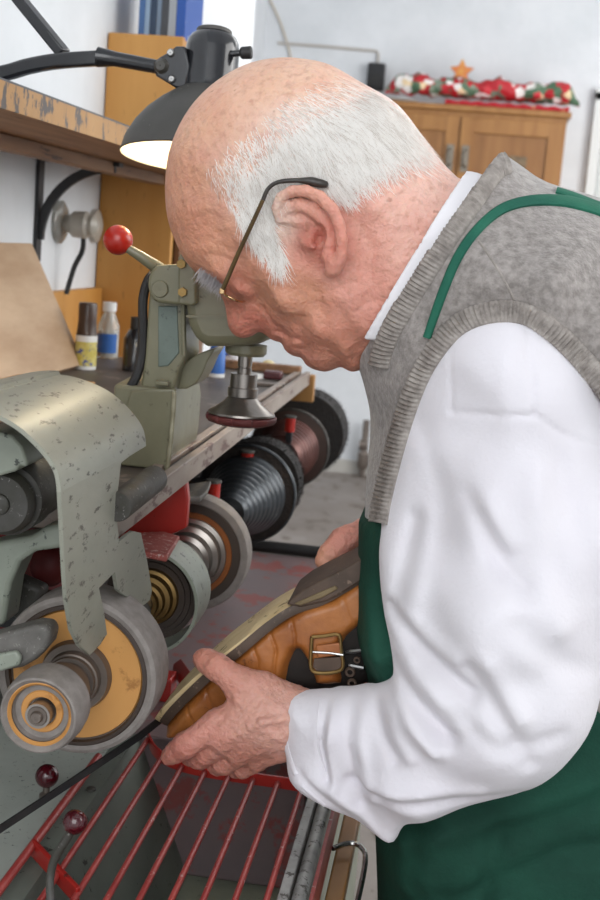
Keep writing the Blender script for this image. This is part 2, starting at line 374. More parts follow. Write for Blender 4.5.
# books on top
random.seed(5)
bks = [('#3f6496', .011, .19), ('#8aa0b8', .009, .185), ('#22364f', .012, .2), ('#6f7f92', .008, .19), ('#3d3f44', .013, .2), ('#9da1a6', .014, .195), ('#1d4fa0', .017, .21)]
descs = ['mid blue', 'pale blue', 'navy blue', 'slate grey', 'charcoal', 'light grey', 'bright blue']
poss = ['leftmost of the row', 'second from the left', 'third from the left', 'in the middle of the row', 'third from the right', 'second from the right', 'rightmost of the row']
x = P(139, 20, Y=2.34).x
for (c, w, h), dn, ps in zip(bks, descs, poss):
    bk = thing('book', '%s book standing on the plywood cupboard, %s' % (dn, ps), 'book', (x + w / 2, 2.4, zt2), group='books on top of the plywood cupboard')
    obj('cover', G().bb((x, 2.34, zt2 + .0005), (x + .0015, 2.48, zt2 + h)).bb((x + w - .0015, 2.34, zt2 + .0005), (x + w, 2.48, zt2 + h)).bb((x, 2.338, zt2 + .0005), (x + w, 2.3405, zt2 + h)), mat('cover_' + dn.replace(' ', '_'), c, rough=.5, c3='#c9c9c6', s3=22, t3=.7, c2=c), bk)
    obj('pages', G().bb((x + .0016, 2.341, zt2 + .003), (x + w - .0016, 2.477, zt2 + h - .003)), M_white, bk)
    x += w + .0006

# wall shelf
sh = thing('wall_shelf', 'worn wooden shelf board with chipped front edge on the left wall', 'shelf', (-.57, 1.6, 1.45))
SX = -.445
obj('board', G().bb((XL + .001, .35, 1.45), (SX - .004, 2.298, 1.474)), M_shelf, sh)
obj('front_edge', G().bb((SX - .004, .35, 1.450), (SX, 2.298, 1.475)), M_shelfedge, sh)
obj('batten', G().bb((-.60, .35, 1.432), (-.57, 2.298, 1.45)), M_shelf, sh, bev=.002)
obj('liner', G().bb((XL + .001, .35, 1.474), (SX, 2.298, 1.477)), mat('grey_lino', '#63666b', '#565a5e', rough=.5, scale=20), sh)
by = 1.965
br = thing('shelf_bracket', 'black iron bracket with curved brace under the wooden wall shelf', 'bracket', (XL, by, 1.29))
obj('wall_bar', G().bb((XL, by - .012, 1.285), (XL + .006, by + .012, 1.45)), M_black, br)
obj('arm', G().bb((XL + .006, by - .012, 1.443), (-.56, by + .012, 1.449)), M_black, br)
arc = [Vector((XL + .006 + .12 * (1 - cos(a)), by, 1.32 + .12 * sin(a))) for a in [pi / 2 * k / 14 for k in range(15)]]
obj('brace', G().tube(arc, .010, 4, sq=(1, .7)), M_black, br)

# porcelain wall insulator
ins = thing('porcelain_wall_socket', 'round yellowed porcelain socket with cord on the left wall below the bracket', 'socket', (XL, 2.12, 1.33))
c = P(61, 222, X=XL + .005); c2 = c
obj('base_plate', G().lathe([(0, .001), (0, .036), (.006, .036), (.01, .03), (.012, .001)], (XL, c.y, c.z), (1, 0, 0), 40), M_clear, ins)
obj('socket_body', G().lathe([(.012, .014), (.02, .015), (.028, .022), (.05, .023), (.055, .018), (.062, .018), (.068, .012), (.07, .001)], (XL, c.y, c.z - .002), (1, 0, 0), 40), M_porc, ins)
obj('cord', G().tube(catmull([Vector((XL + .045, c.y, c.z - .02)), Vector((XL + .043, c.y + .005, c.z - .045)), Vector((XL + .03, c.y + .005, c.z - .075)), Vector((XL + .02, c.y, c.z - .12))]), .0045, 8), M_rubber, ins)
obj('porcelain_disc', G().lathe([(0, .001), (0, .03), (.01, .03), (.014, .02), (.02, .001)], (XL, 2.27, c.z - .002), (1, 0, 0), 32), M_porc, label='second pale porcelain disc on the left wall beside the plywood cupboard', cat='disc')

# backsplash board + leaning plank
obj('backsplash_board', G().bb((XL + .001, 1.2, 1.131), (XL + .018, 2.295, 1.235)), M_ply, bev=.002, label='long low orange plywood board standing on the bench against the left wall', cat='board')
# leaning plank
A = Vector((-.585, 1.87, 1.1315)); B = P(25, 246, X=-.672); A2 = A + Vector((0, -.8, 0)); B2 = B + Vector((0, -.8, 0))
nrm = (B - A).cross(A2 - A).normalized() * .012
if nrm.x < 0: nrm = -nrm
obj('leaning_plank', G().prism([A, B, B2, A2], nrm), M_plank, bev=.0015, label='pale scuffed wooden plank leaning on the left wall beside the bottles', cat='plank')

# ------------------------------------------------------------------ bench
BZ = 1.13
bt = thing('workbench', 'grimy grey workbench top with worn pale rail above the finishing machine', 'workbench', (-.47, 1.5, 0))
prof = [(-.262, .99), (-.262, 2.085), (-.69, 2.085), (-.69, .93), (-.30, .93), (-.275, .945)]
obj('bench_top', G().prism([(x, y, BZ - .02) for x, y in prof], (0, 0, .02)), M_benchtop, bt, bev=.001)
rail = catmull([Vector((-.33, .925, BZ - .006)), Vector((-.275, .93, BZ - .006)), Vector((-.256, .95, BZ - .006)), Vector((-.252, 1.0, BZ - .006)), Vector((-.252, 2.085, BZ - .006))], 8)
obj('front_rail', G().tube(rail, .0115, 4, sq=(.55, 1.35)), M_benchlip, bt, bev=.001)
obj('inner_rail', G().bb((-.272, 1.0, BZ + .0005), (-.262, 2.08, BZ + .006)), M_benchlip, bt, bev=.001)
obj('end_block', G().bb((-.42, 2.06, BZ + .0005), (-.262, 2.082, BZ + .014)), M_shelf, bt, bev=.002)
for x, y in ((-.54, 2.06), (-.675, 2.06), (-.675, .96)):
    obj('leg', G().bb((x - .012, y - .018, 0), (x + .012, y + .018, BZ - .0205)), M_wood if y > 2 else M_steel2, bt, bev=.002)

obj('end_board', G().bb((-.69, 2.0862, 1.083), (-.240, 2.104, 1.1292)), M_wood, bt, bev=.002)

# things on the bench
c = P(85, 369, Z=BZ)
b1 = thing('glue_bottle', 'bottle with yellow and white label and dark glue-stained neck on the bench', 'bottle', (c.x, c.y, BZ))
obj('bottle_body', G().lathe([(0, .001), (0, .0165), (.048, .0165), (.052, .0165)], (c.x, c.y, BZ + .0005), (0, 0, 1), 32), M_white, b1)
obj('label_band', G().lathe([(.006, .0168), (.043, .0168)], (c.x, c.y, BZ), (0, 0, 1), 32), mat('yellow_blue_label', '#c9b74c', '#dcd28a', rough=.5, scale=60, c3='#3b4f9c', s3=70, t3=.6), b1)
obj('stained_neck', G().lathe([(.0525, .0165), (.056, .0155), (.075, .014), (.098, .0145), (.102, .013), (.102, .001)], (c.x, c.y, BZ), (0, 0, 1), 32), M_glue, b1)
c = P(107, 358, Z=BZ)
b2 = thing('solvent_bottle', 'clear plastic bottle with white cap and blue label between glue and black bottles', 'bottle', (c.x, c.y, BZ))
obj('bottle_body', G().lathe([(0, .001), (0, .018), (.055, .018), (.07, .012), (.078, .009), (.08, .009)], (c.x, c.y, BZ + .0005), (0, 0, 1), 32), M_clear, b2)
obj('contents', G().lathe([(0.001, .001), (.002, .0165), (.045, .0165), (.045, .001)], (c.x, c.y, BZ + .001), (0, 0, 1), 32), M_white, b2)
obj('label_band', G().lathe([(.01, .0184), (.042, .0184)], (c.x, c.y, BZ), (0, 0, 1), 32, a0=3.6, a1=5.9), M_blue, b2)
obj('cap', G().lathe([(.079, .001), (.079, .0115), (.094, .0115), (.095, .001)], (c.x, c.y, BZ), (0, 0, 1), 32), M_white, b2)
c = P(134, 371, Z=BZ)
b3 = thing('black_bottle', 'small black bottle on the bench just left of the pressing machine', 'bottle', (c.x, c.y, BZ))
obj('bottle_body', G().lathe([(0, .001), (0, .019), (.05, .019), (.062, .012), (.066, .008)], (c.x, c.y, BZ + .0005), (0, 0, 1), 32), M_lamp, b3)
obj('cap', G().lathe([(.066, .0095), (.084, .0095), (.085, .001)], (c.x, c.y, BZ), (0, 0, 1), 32), M_rubber, b3)
c = P(216, 377, Z=BZ)
b4 = thing('blue_bottle', 'blue plastic bottle with white base on the bench behind the pressing disc', 'bottle', (c.x, c.y, BZ))
obj('bottle_body', G().lathe([(.006, .001), (.006, .013), (.045, .0125), (.055, .006), (.062, .005), (.062, .001)], (c.x, c.y, BZ + .0005), (0, 0, 1), 28), M_blue, b4)
obj('bottle_base', G().lathe([(0, .001), (0, .0133), (.006, .0133)], (c.x, c.y, BZ + .0005), (0, 0, 1), 28), M_white, b4)
c = P(232, 362, Z=BZ)
obj('blue_lidded_tub', G().lathe([(0, .001), (0, .013), (.018, .014), (.019, .015), (.026, .015), (.027, .001)], (c.x, c.y, BZ + .0005), (0, 0, 1), 28), mat('blue_white_tub', '#2f4fb0', '#e4e4ea', rough=.4, scale=25, lo=.45, hi=.5), label='small round blue and white tub on the bench behind the blue bottle', cat='tub')
c = P(197, 372, Z=BZ)
obj('red_white_box', G().bb((c.x - .012, c.y - .01, BZ + .0005), (c.x + .012, c.y + .01, BZ + .03)), mat('pink_white_card', '#e5dcd8', '#c95a4a', rough=.5, scale=25, lo=.55, hi=.6), bev=.001, label='small white and red carton on the bench beside the machine casting', cat='box')
c = P(252, 378, Z=BZ)
obj('white_tin_lid', G().lathe([(0, .001), (0, .018), (.006, .018), (.007, .001)], (c.x, c.y, BZ + .0005), (0, 0, 1), 28), M_white, label='flat white tin lid on the bench behind the pressing disc', cat='lid')
c = P(268, 370, Z=BZ)
obj('wax_lump', G().ball((c.x, c.y, BZ + .0085), .012, (1, 1, .72), 16), mat('yellow_wax', '#e0cf9a', rough=.5), label='pale yellow lump of wax near the far end of the bench', cat='wax')
c = P(273, 379, Z=BZ)
obj('maroon_wax_block', G().bb((c.x - .014, c.y - .015, BZ + .0005), (c.x + .014, c.y + .015, BZ + .013)), mat('maroon_wax', '#4c2328', '#5c2f33', rough=.4, scale=30), bev=.003, label='dark maroon wax block near the far end of the bench', cat='wax')
c = P(262, 386, Z=BZ)
obj('steel_file', G().box((c.x, c.y, BZ + .003), (.07, .012, .005), Matrix.Rotation(.15, 3, 'Z')), M_steel2, bev=.001, label='short dark flat file lying on the bench in front of the maroon wax block', cat='file')
c = P(8, 372, Y=1.5)
obj('wooden_block', G().bb((-.565, 1.35, BZ + .0005), (-.46, 1.55, BZ + .022)), M_wood, bev=.002, label='orange wooden block on the bench in front of the leaning plank', cat='block')

# green thing on the floor behind brushes
q = P(302, 394, Y=2.5)
# ------------------------------------------------------------------ finishing machine
SXX = -.2665; SZ = 1.01
fm = thing('shoe_finishing_machine', 'green and red shoe finishing machine with a long shaft of grinding wheels and brushes', 'machine', (-.38, 1.3, 0))
M_body = M_green
g = G().bb((-.65, .70, 0), (-.088, 1.99, .70))
obj('machine_body', g, M_body, fm, bev=.006)
g = G().bb((-.65, .70, .7), (-.303, 1.175, .845))
obj('left_deck', g, M_pale, fm, bev=.002)
g = G().bb((-.65, 1.1755, .7), (-.110, 1.965, .845))
obj('rear_deck', g, M_deck, fm, bev=.002)
# pit lining: sloped left sheet, right wall, front wall
g = G().prism([(-.3025, .72, .8455), (-.285, .72, .8455), (-.225, .72, .7005), (-.3025, .72, .7005)], (0, .455, 0))
obj('tray_slope', g, M_pit, fm)
g = G().bb((-.098, .70, .7), (-.090, 1.965, .843)).bb((-.303, .70, .7), (-.098, .712, .84))
obj('tray_wall', g, M_pit, fm, bev=.001)
obj('deck_end_bar', G().tube([(-.34, 1.975, .853), (-.09, 1.975, .853)], .0105, 16), M_rubber, fm)
obj('side_rail', G().bb((-.0975, .70, .8435), (-.0895, 1.965, .856)).tube([(-.082, .70, .848), (-.082, 1.96, .848)], .006, 12), M_rail, fm, bev=.001)
obj('red_edge_strip', G().bb((-.0755, .70, .80), (-.0725, 1.96, .842)), M_redrod, fm)
obj('wooden_edge_strip', G().bb((-.070, .70, .77), (-.054, 1.96, .79)), M_wood, fm, bev=.002)
for y_ in (.75, 1.6): obj('strip_bracket', G().bb((-.0885, y_, .76), (-.0765, y_ + .03, .84)).bb((-.0885, y_, .76), (-.056, y_ + .03, .77)), M_bright, fm)
wl = catmull([Vector((-.05, .70, .800)), Vector((-.042, .95, .800)), Vector((-.040, 1.06, .800)), Vector((-.046, 1.09, .800)), Vector((-.058, 1.095, .800)), Vector((-.072, 1.08, .800))], 6)
obj('wire_loop', G().tube(wl, .0025, 8), M_bright, fm)
# housing behind the shaft
obj('housing', G().bb((-.65, 1.185, .8455), (-.352, 1.985, 1.108)), M_darkmetal, fm, bev=.004)
obj('red_housing_panel', G().bb((-.43, 1.02, .95), (-.36, 1.1845, 1.10)), mat('dark_red_enamel', '#7c1f1e', '#651817', rough=.45, scale=20, c3='#3c1a18', s3=60, t3=.62), fm, bev=.003)
for y, m in ((1.03, M_darkmetal), (1.41, M_black), (1.86, M_black)):
    g = G().bb((-.359, y, .998), (SXX - .0, y + .03, 1.022)).lathe([(0, .0092), (0, .015), (.03, .015), (.03, .0092)], (SXX, y, SZ), n=40)
    obj('bearing', g, m, fm, bev=.002)
obj('shaft', G().lathe([(0, .0005), (0, .009), (1.56, .009), (1.56, .0005)], (SXX, .80, SZ), n=32), M_steel, fm)

def wheel(name, prof, y, m, parent=fm, n=96):
    return obj(name, G().lathe(prof, (SXX, y, SZ), n=n), m, parent, angle=30)
# front small wheel
w = wheel('front_wheel', [(.006, .021), (.002, .0245), (.0, .0262), (.001, .0275), (.008, .0292), (.02, .0298), (.030, .029), (.034, .026), (.034, .0095)], .800, M_stone)
wheel('wheel_face', [(.0062, .0208), (.004, .0225), (.0045, .0235), (.0075, .0238)], .799, M_tan, w)
wheel('wheel_recess', [(.0062, .0206), (.010, .0195), (.0105, .014), (.012, .0135), (.013, .009)], .800, M_stone, w)
wheel('inner_ring', [(.0095, .0155), (.0085, .0148), (.0085, .011), (.0095, .0102)], .8005, M_tan, w)
wheel('hub_nut', [(-.004, .0005), (-.004, .0035), (-.003, .0042), (-.001, .0045), (-.001, .0068), (.001, .0078), (.006, .0082), (.012, .0085)], .800, M_steel2, w, 32)
# spindle between
wheel('spindle_sleeve', [(.034, .0095), (.034, .0185), (.045, .0195), (.058, .020), (.060, .0165), (.066, .0165), (.066, .0095)], .800, M_steel2)
# big grinding wheel
w = wheel('grinding_wheel', [(.010, .050), (.003, .0525), (.001, .056), (.0, .0595), (.002, .0625), (.006, .0635), (.040, .0635), (.045, .0615), (.046, .03), (.046, .0095)], .885, M_stone)
wheel('orange_face', [(.0035, .0095), (.0035, .0505), (.006, .0515)], .885, M_tan, w)
wheel('dark_ring', [(.0028, .0518), (-.0002, .0528), (.0, .0552), (.0008, .0562)], .885, M_darkdisc, w)
wheel('hub_flange', [(-.018, .0095), (-.018, .0150), (-.014, .0155), (-.0135, .0185), (-.010, .019), (-.0095, .0205), (-.0035, .0215), (-.003, .0262), (.001, .0275), (.003, .028)], .885, M_steel2, w)
# second wheel with its hood
w = wheel('hooded_wheel', [(.0, .0095), (.0, .013), (.006, .014), (.007, .017), (.014, .018), (.015, .022), (.022, .0235), (.023, .0265), (.028, .0275)], 1.085, M_brass)
wheel('wheel_disc', [(.0, .0275), (.0, .033), (.002, .0335), (.002, .038), (.004, .0385), (.004, .0435), (.012, .0435), (.012, .01)], 1.113, M_darkdisc, w)
hood = G()
rows = []
for r, ys in ((.0475, (1.095, 1.098, 1.145, 1.148)),):
    for k in range(49):
        a = radians(-75 + 235 * k / 48)   # from lower right over the top
        rows.append([Vector((SXX + (r + dr) * cos(a), y, SZ + (r + dr) * sin(a))) for y, dr in ((1.092, .0), (1.092, .003), (1.150, .003), (1.150, .0))])
rows = [r + [r[0]] for r in rows]
obj('wheel_hood', hood.sheet(rows).sheet([[r[0], r[3]] for r in rows]), M_mint, fm)
# third wheel
w = wheel('grinding_wheel', [(.002, .052), (.0, .056), (.001, .0625), (.004, .064), (.022, .064), (.026, .0615), (.026, .0095)], 1.283, M_stone)
wheel('dark_ring', [(.001, .0455), (-.0005, .046), (-.0002, .054), (.002, .0565)], 1.283, M_darkdisc, w)
wheel('orange_ring', [(.0, .0395), (-.0012, .040), (-.0012, .0455), (.0005, .046)], 1.283, M_orange, w)
wheel('stepped_hub', [(-.075, .0095), (-.075, .013), (-.068, .0135), (-.066, .016), (-.050, .0175), (-.048, .0215), (-.034, .0225), (-.032, .0275), (-.018, .0285), (-.016, .034), (-.004, .035), (-.003, .0395), (.0, .0398)], 1.283, M_steel, w)
# grooved cone and brushes
pr = [(0, .0095), (0, .020)]
for k in range(9):
    r0 = .021 + .0037 * k; h = .004 + .013 * k
    pr += [(h, r0), (h + .003, r0 + .0022), (h + .008, r0 + .0032), (h + .011, r0 + .0012)]
pr += [(.122, .054), (.124, .0095)]
wheel('grooved_cone', pr, 1.50, M_groove)
w = wheel('backing_disc', [(0, .0095), (0, .0645), (.001, .0665), (.005, .067), (.008, .0655), (.008, .0095)], 1.628, M_bbrush)
wheel('disc_rim', [(-.001, .0645), (-.0015, .0655), (.0005, .0675), (.004, .0678)], 1.628, M_groove, w)
def brush(y, r, w_, m, seed):
    random.seed(seed); g = G()
    g.lathe([(0, .0095), (0, r * .93), (w_ * .5, r * .955), (w_, r * .93), (w_, .0095)], (SXX, y, SZ), n=96)
    for i in range(2600):
        a = random.uniform(0, 2 * pi); h = random.uniform(-.002, w_ + .002); rr = r * random.uniform(.96, 1.03); a2 = a + random.uniform(-.03, .03)
        r0 = r * .82
        d = Vector((cos(a), 0, sin(a))); t = Vector((-sin(a), 0, cos(a))); o_ = Vector((SXX, y, SZ))
        p0 = o_ + d * r0 + Vector((0, w_ / 2 + (h - w_ / 2) * .9, 0)); p1 = o_ + Vector((cos(a2), 0, sin(a2))) * rr + Vector((0, h, 0))
        g.add([p0 - t * .0007, p0 + t * .0007, p1], [(0, 1, 2)])
    return obj('brush_wheel', g, m, fm, clean=False)
brush(1.70, .066, .05, M_brush, 1)
pr = [(0, .0095), (0, .030)]
for k in range(7):
    r0 = .034 + .0022 * k; h = .006 + .014 * k
    pr += [(h, r0), (h + .003, r0 + .003), (h + .009, r0 + .003), (h + .012, r0)]
pr += [(.105, .05), (.108, .0095)]
wheel('grooved_roller', pr, 1.925, M_wineg)
w = wheel('backing_disc', [(0, .0095), (0, .0635), (.001, .066), (.012, .066), (.012, .0095)], 2.035, mat('brown_disc', '#4d382f', '#3a2a25', rough=.5, scale=12), fm)
wheel('disc_rim', [(-.0008, .0635), (-.0012, .0645), (.0, .0668), (.003, .0669)], 2.035, M_darkmetal, w)
brush(2.19, .080, .09, M_brush, 2)
# red oil caps
for (px_, py_, y) in ((213, 491, 1.41), (247, 460, 1.62), (290, 424, 1.93)):
    c = P(px_, py_, Y=y)
    cap = obj('oil_cap', G().lathe([(-.012, .0005), (-.012, .0085), (.010, .0085), (.010, .0005)], c, (0, 0, 1), 24), M_redball, fm)
    obj('cap_top', G().lathe([(.0102, .0005), (.0102, .0098), (.0125, .0098), (.0135, .0085), (.0135, .0005)], c, (0, 0, 1), 24), M_darkmetal, cap)
    obj('cap_arm', G().bb((-.351, c.y - .006, c.z - .045), (c.x + .006, c.y + .006, c.z - .031)).bb((c.x - .005, c.y - .005, c.z - .032), (c.x + .005, c.y + .005, c.z - .0122)), M_black, fm, bev=.002)
# red bracket, pad, paddle
yb = 1.18
pts = [P(a, b, Y=yb) for a, b in ((112, 545), (112, 528), (118, 514), (150, 505), (186, 480), (188, 500), (186, 528), (160, 540), (135, 548))]
obj('red_bracket', G().prism(pts, (0, .012, 0)), M_red, fm, bev=.002)
obj('bracket_arm', G().bb((-.352, 1.195, 1.04), (-.30, 1.215, 1.10)), M_red, fm, bev=.002)
q = [P(a, b, Y=y) for a, b, y in ((118, 533, 1.13), (164, 531, 1.16), (180, 536, 1.155), (167, 556, 1.075), (128, 548, 1.07))]
obj('red_pad', G().prism(q, (0, .0, -.006)), mat('dusty_red_pad', '#a0544c', '#8c3f38', rough=.6, scale=60, c3='#c0a29a', s3=160, t3=.6), fm, bev=.0015)
q = [P(a, b, Y=y) for a, b, y in ((168, 494, 1.26), (190, 489, 1.29), (211, 486, 1.29), (208, 494, 1.25), (200, 503, 1.23), (172, 503, 1.22))]
obj('upper_paddle', G().prism(q, (0, 0, .006)), M_paddle, fm, bev=.002)
# front guard sheet
M_winegdark = mat('dull_dark_red', '#6d1c1c', '#571615', rough=.6, scale=30)
GX = -.238
low = [(61, 492), (63, 530), (65, 570), (67, 600), (72, 630), (80, 646), (90, 655), (100, 645), (107, 634), (104, 612), (99, 588), (115, 572), (118, 590), (130, 599), (144, 605), (150, 600), (152, 590), (147, 560), (141, 533), (133, 531), (126, 536), (119, 542), (117, 520), (118, 490), (121, 463), (130, 456), (146, 446)]
lowp = [P(a, b, X=GX) for a, b in low]
ytop0, ytop1 = lowp[0].y, lowp[-1].y
zt0, zt1 = lowp[0].z, lowp[-1].z
prof = catmull([Vector((GX, 0, 0)), Vector((-.2405, 0, .012)), Vector((-.249, 0, .024)), Vector((-.266, 0, .038)), Vector((-.287, 0, .0465)), Vector((-.312, 0, .050)), Vector((-.34, 0, .045)), Vector((-.37, 0, .030)), Vector((-.40, 0, .005)), Vector((-.41, 0, -.03))], 6)
g = G(); g.prism(lowp, (-.0028, 0, 0))
prof2 = catmull([prof[0]] + [prof[k] for k in range(3, len(prof), 3)], 4)
def off(i, d):
    a_ = prof2[max(i - 1, 0)]; c_ = prof2[min(i + 1, len(prof2) - 1)]; t_ = (c_ - a_).normalized(); n_ = Vector((t_.z, 0, -t_.x))
    return prof2[i] - n_ * d
rows = []
for i, p in enumerate(prof2):
    q_ = off(i, -.0028)
    if q_.x > p.x: q_ = off(i, .0028)
    f0 = Vector((p.x, ytop0, zt0 + p.z)); f1 = Vector((p.x, ytop1, zt1 + p.z)); b0 = Vector((q_.x, ytop0, zt0 + q_.z)); b1 = Vector((q_.x, ytop1, zt1 + q_.z))
    rows.append([f0, f0.lerp(f1, .5), f1, b1, b0.lerp(b1, .5), b0, f0])
g.sheet(rows)
og = obj('front_guard', g, M_hoodm, fm, angle=40)
obj('guard_mount', G().bb((-.420, .84, 1.165), (-.400, .9, 1.19)).bb((-.44, .82, .8455), (-.415, .9, 1.19)), M_green, fm, bev=.003)
c = P(-2, 505, Y=.84)
dr = obj('side_drum', G().lathe([(0, .0005), (0, .006), (.001, .0075), (.003, .0078), (.004, .0205), (.008, .0235), (.012, .024), (.016, .0215), (.018, .0262), (.045, .0265), (.05, .0245), (.078, .0245), (.078, .0005)], c, n=64), M_darkmetal, fm)
obj('drum_axle', G().bb((c.x - .11, c.y + .09, c.z - .012), (c.x + .01, c.y + .105, c.z + .012)), M_green, fm, bev=.003)
q = [P(a, b, Y=.83) for a, b in ((-30, 434), (0, 432), (12, 436), (22, 447), (27, 462), (26, 468), (19, 465), (17, 471), (0, 476), (-30, 480))]
obj('drum_cover', G().prism(q, (0, .06, 0)), M_mint, fm, bev=.006)
q = [P(a, b, Y=.90) for a, b in ((-50, 556), (0, 542), (30, 536), (45, 527), (62, 524), (64, 548), (35, 552), (20, 562), (10, 585), (4, 625), (-50, 640))]
obj('drum_arm', G().prism(q, (0, .035, 0)), M_mint, fm, bev=.004)
c = P(26, 598, Y=.965)
obj('clamp_block', G().box(c, (.028, .02, .034), Matrix.Rotation(.3, 3, 'Y')), M_darkmetal, fm, bev=.005)
obj('clamp_arm', G().bb((c.x - .1, .97, c.z - .03), (c.x, .995, c.z + .0)), M_black, fm, bev=.002)
c = P(49, 566, Y=1.0)
obj('red_boss', G().ball(c, .0165, (1, .8, 1.1), 24), M_winegdark, fm)
q = [P(a, b, Y=.838) for a, b in ((-40, 645), (0, 634), (34, 625), (46, 626), (51, 634), (48, 646), (36, 660), (22, 668), (0, 672), (-40, 676))]
lv = obj('guard_lever', G().prism(q, (0, .022, 0)), M_paddle, fm, bev=.006)
q = [P(a, b, Y=.832) for a, b in ((-40, 658), (0, 654), (16, 651), (21, 658), (19, 666), (0, 672), (-40, 678))]
obj('lever_tip', G().prism(q, (0, .005, 0)), M_mint, lv, bev=.002)
obj('drive_belt', G().tube([P(-30, 850, Y=.86), P(0, 829, Y=.875), P(70, 783, Y=.925), P(140, 736, Y=.98), P(175, 708, Y=1.02)], .0042, 4, sq=(.35, 1)), M_rubber, fm)
q = [P(5, 832, Z=.8475), P(52, 790, Z=.8475), P(86, 770, Z=.8475), P(55, 800, Z=.8475)]
# knob and lever
c = P(47, 776, Z=.866)
kn = obj('ball_knob', G().ball(c, .0105, n=32), M_wineball, fm)
obj('knob_stem', G().lathe([(-.0205, .006), (-.017, .006), (-.015, .003), (-.008, .003)], c, (0, 0, 1), 16), M_steel2, kn)
c = P(75, 822, Y=.80)
ll = obj('control_lever', G().tube(catmull([P(74, 826, Y=.80), P(66, 840, Y=.80), P(56, 856, Y=.80), P(51, 872, Y=.80), P(50, 890, Y=.795), P(54, 940, Y=.78), P(55, 985, Y=.76)], 8), .0031, 12), M_darkmetal, fm)
obj('lever_ball', G().ball(c, .0087, n=32), M_wineball, ll)
# red grate
GZ = .855
def gz(a, b): return P(a, b, Z=GZ)
far = catmull([gz(147, 736), gz(153, 750), gz(165, 760), gz(186, 768), gz(215, 774), gz(255, 780), gz(290, 785), gz(310, 789)], 6)
rows = [[p + Vector((0, 0, -.005)), p + Vector((0, 0, .006)), p + Vector((0, .003, .006)), p + Vector((0, .003, -.005)), p + Vector((0, 0, -.005))] for p in far]
gr = obj('red_grate', G().sheet(rows), M_red, fm)
xs = [-.105 - .0232 * k for k in range(8)]
for x in xs:
    yy = min(far, key=lambda p: abs(p.x - x)).y
    obj('grate_bar', G().tube([(x, .715, GZ), (x, yy, GZ)], .0026, 12), M_redrod, gr)
obj('grate_near_rail', G().bb((-.304, .713, GZ - .005), (-.10, .717, GZ + .005)), M_red, gr)
obj('grate_side_rod', G().tube([(-.300, .73, GZ + .002), (-.300, 1.085, GZ + .002)], .0036, 12), M_redrod, gr)
a = Vector((-.302, .905, GZ)); b_ = P(76, 896, Z=GZ)
dv = (b_ - a)
obj('grate_cross_strip', G().prism([a + Vector((0, 0, -.008)), a + Vector((0, 0, .006)), a + dv * 1.0 + Vector((0, 0, .006)), a + dv * 1.0 + Vector((0, 0, -.008))], (0.002, .004, 0)), M_red, gr, bev=.001)
q = [P(173, 664, Y=1.32), P(181, 658, Y=1.32), P(200, 685, Y=1.25), P(190, 694, Y=1.25)]
obj('red_stop', G().prism(q, (.0, .0, -.01)), M_red, fm, bev=.001)
obj('stop_post', G().bb((q[0].x - .03, 1.27, .845), (q[0].x + .01, 1.30, q[1].z - .008)), M_red, fm, bev=.002)
for a_, b2_ in ((91, 790), (43, 851)):
    c = P(a_, b2_, Z=.846)
    obj('deck_screw', G().lathe([(0, .0045), (.002, .0042), (.003, .002), (.003, .0002)], c, (0, 0, 1), 12), M_darkmetal, fm)
# loose grinding dust lump
c = P(38, 885, Y=.86)

# ------------------------------------------------------------------ small cylinder lying at the bench end
a = P(118, 508, Y=.945); b_ = P(158, 476, Y=.985)
a = P(117, 507, Z=BZ + .019); b_ = P(154, 479, Z=BZ + .019)
d = (b_ - a).normalized()
obj('steel_bar', G().lathe([(0, .0005), (0, .0105), (.001, .0112), ((b_ - a).length, .0112), ((b_ - a).length + .001, .0105), ((b_ - a).length + .001, .0005)], a + Vector((0, 0, -.0)), d, 32), M_darkmetal, label='short dark grey steel bar lying on the near end of the bench rail', cat='bar')

# ------------------------------------------------------------------ pressing machine on the bench
pm = thing('toggle_press', 'olive green cast bench press with a red ball lever and a round disc foot', 'press', (-.29, 1.2, BZ))
prof = [(1.122, BZ + .0008), (1.122, 1.206), (1.20, 1.210), (1.25, 1.208), (1.275, 1.202), (1.290, 1.185), (1.290, 1.15), (1.28, BZ + .0008)]
obj('base', G().prism([(-.316, y, z) for y, z in prof], (.049, 0, 0)), M_olive, pm, bev=.004)
fp = [P(a, b, Y=1.118) for a, b in ((119, 476), (121, 440), (125, 412), (130, 391), (150, 389), (176, 389), (172, 420), (168, 472))]
for f_ in fp: f_.z = max(f_.z, BZ + .0008)
lipp = [P(174.5, 391, Y=1.116), P(173.5, 410, Y=1.116), P(171, 440, Y=1.116), P(167, 471, Y=1.116)]
obj('flange_lip', G().tube(lipp, .0022, 10), mat('worn_olive_edge', '#a29d86', '#7e7961', rough=.35, scale=60), pm)
obj('base_flange', G().prism(fp, (0, .007, 0)), M_olive, pm, bev=.002)
cp = [P(a, b, Y=1.13) for a, b in ((150, 282), (147, 320), (145, 355), (140, 389), (158, 391), (174, 390), (178, 372), (186, 356), (185, 320), (184, 282))]
obj('column', G().prism(cp, (0, .06, 0)), M_olive, pm, bev=.003)
cp = [P(a, b, Y=1.1285) for a, b in ((158, 306), (177, 306), (179, 353), (168, 366), (158, 367))]
obj('column_panel', G().prism(cp, (0, .004, 0)), mat('blue_green_enamel', '#6f7c74', '#5e6b64', rough=.4, scale=20, c3='#33362f', s3=80, t3=.7), pm, bev=.001)
obj('column_rib', G().tube([P(183, 300, Y=1.127), P(183, 330, Y=1.127), P(184, 356, Y=1.127)], .002, 8), M_olive, pm)
wb = catmull([P(a, b, Y=1.15) for a, b in ((176, 389), (178, 374), (186, 362), (198, 354), (214, 349), (208, 360), (203, 372), (196, 383), (186, 389))], 3)
obj('curved_web', G().prism(wb, (0, .05, 0)), M_olive, pm, bev=.003)
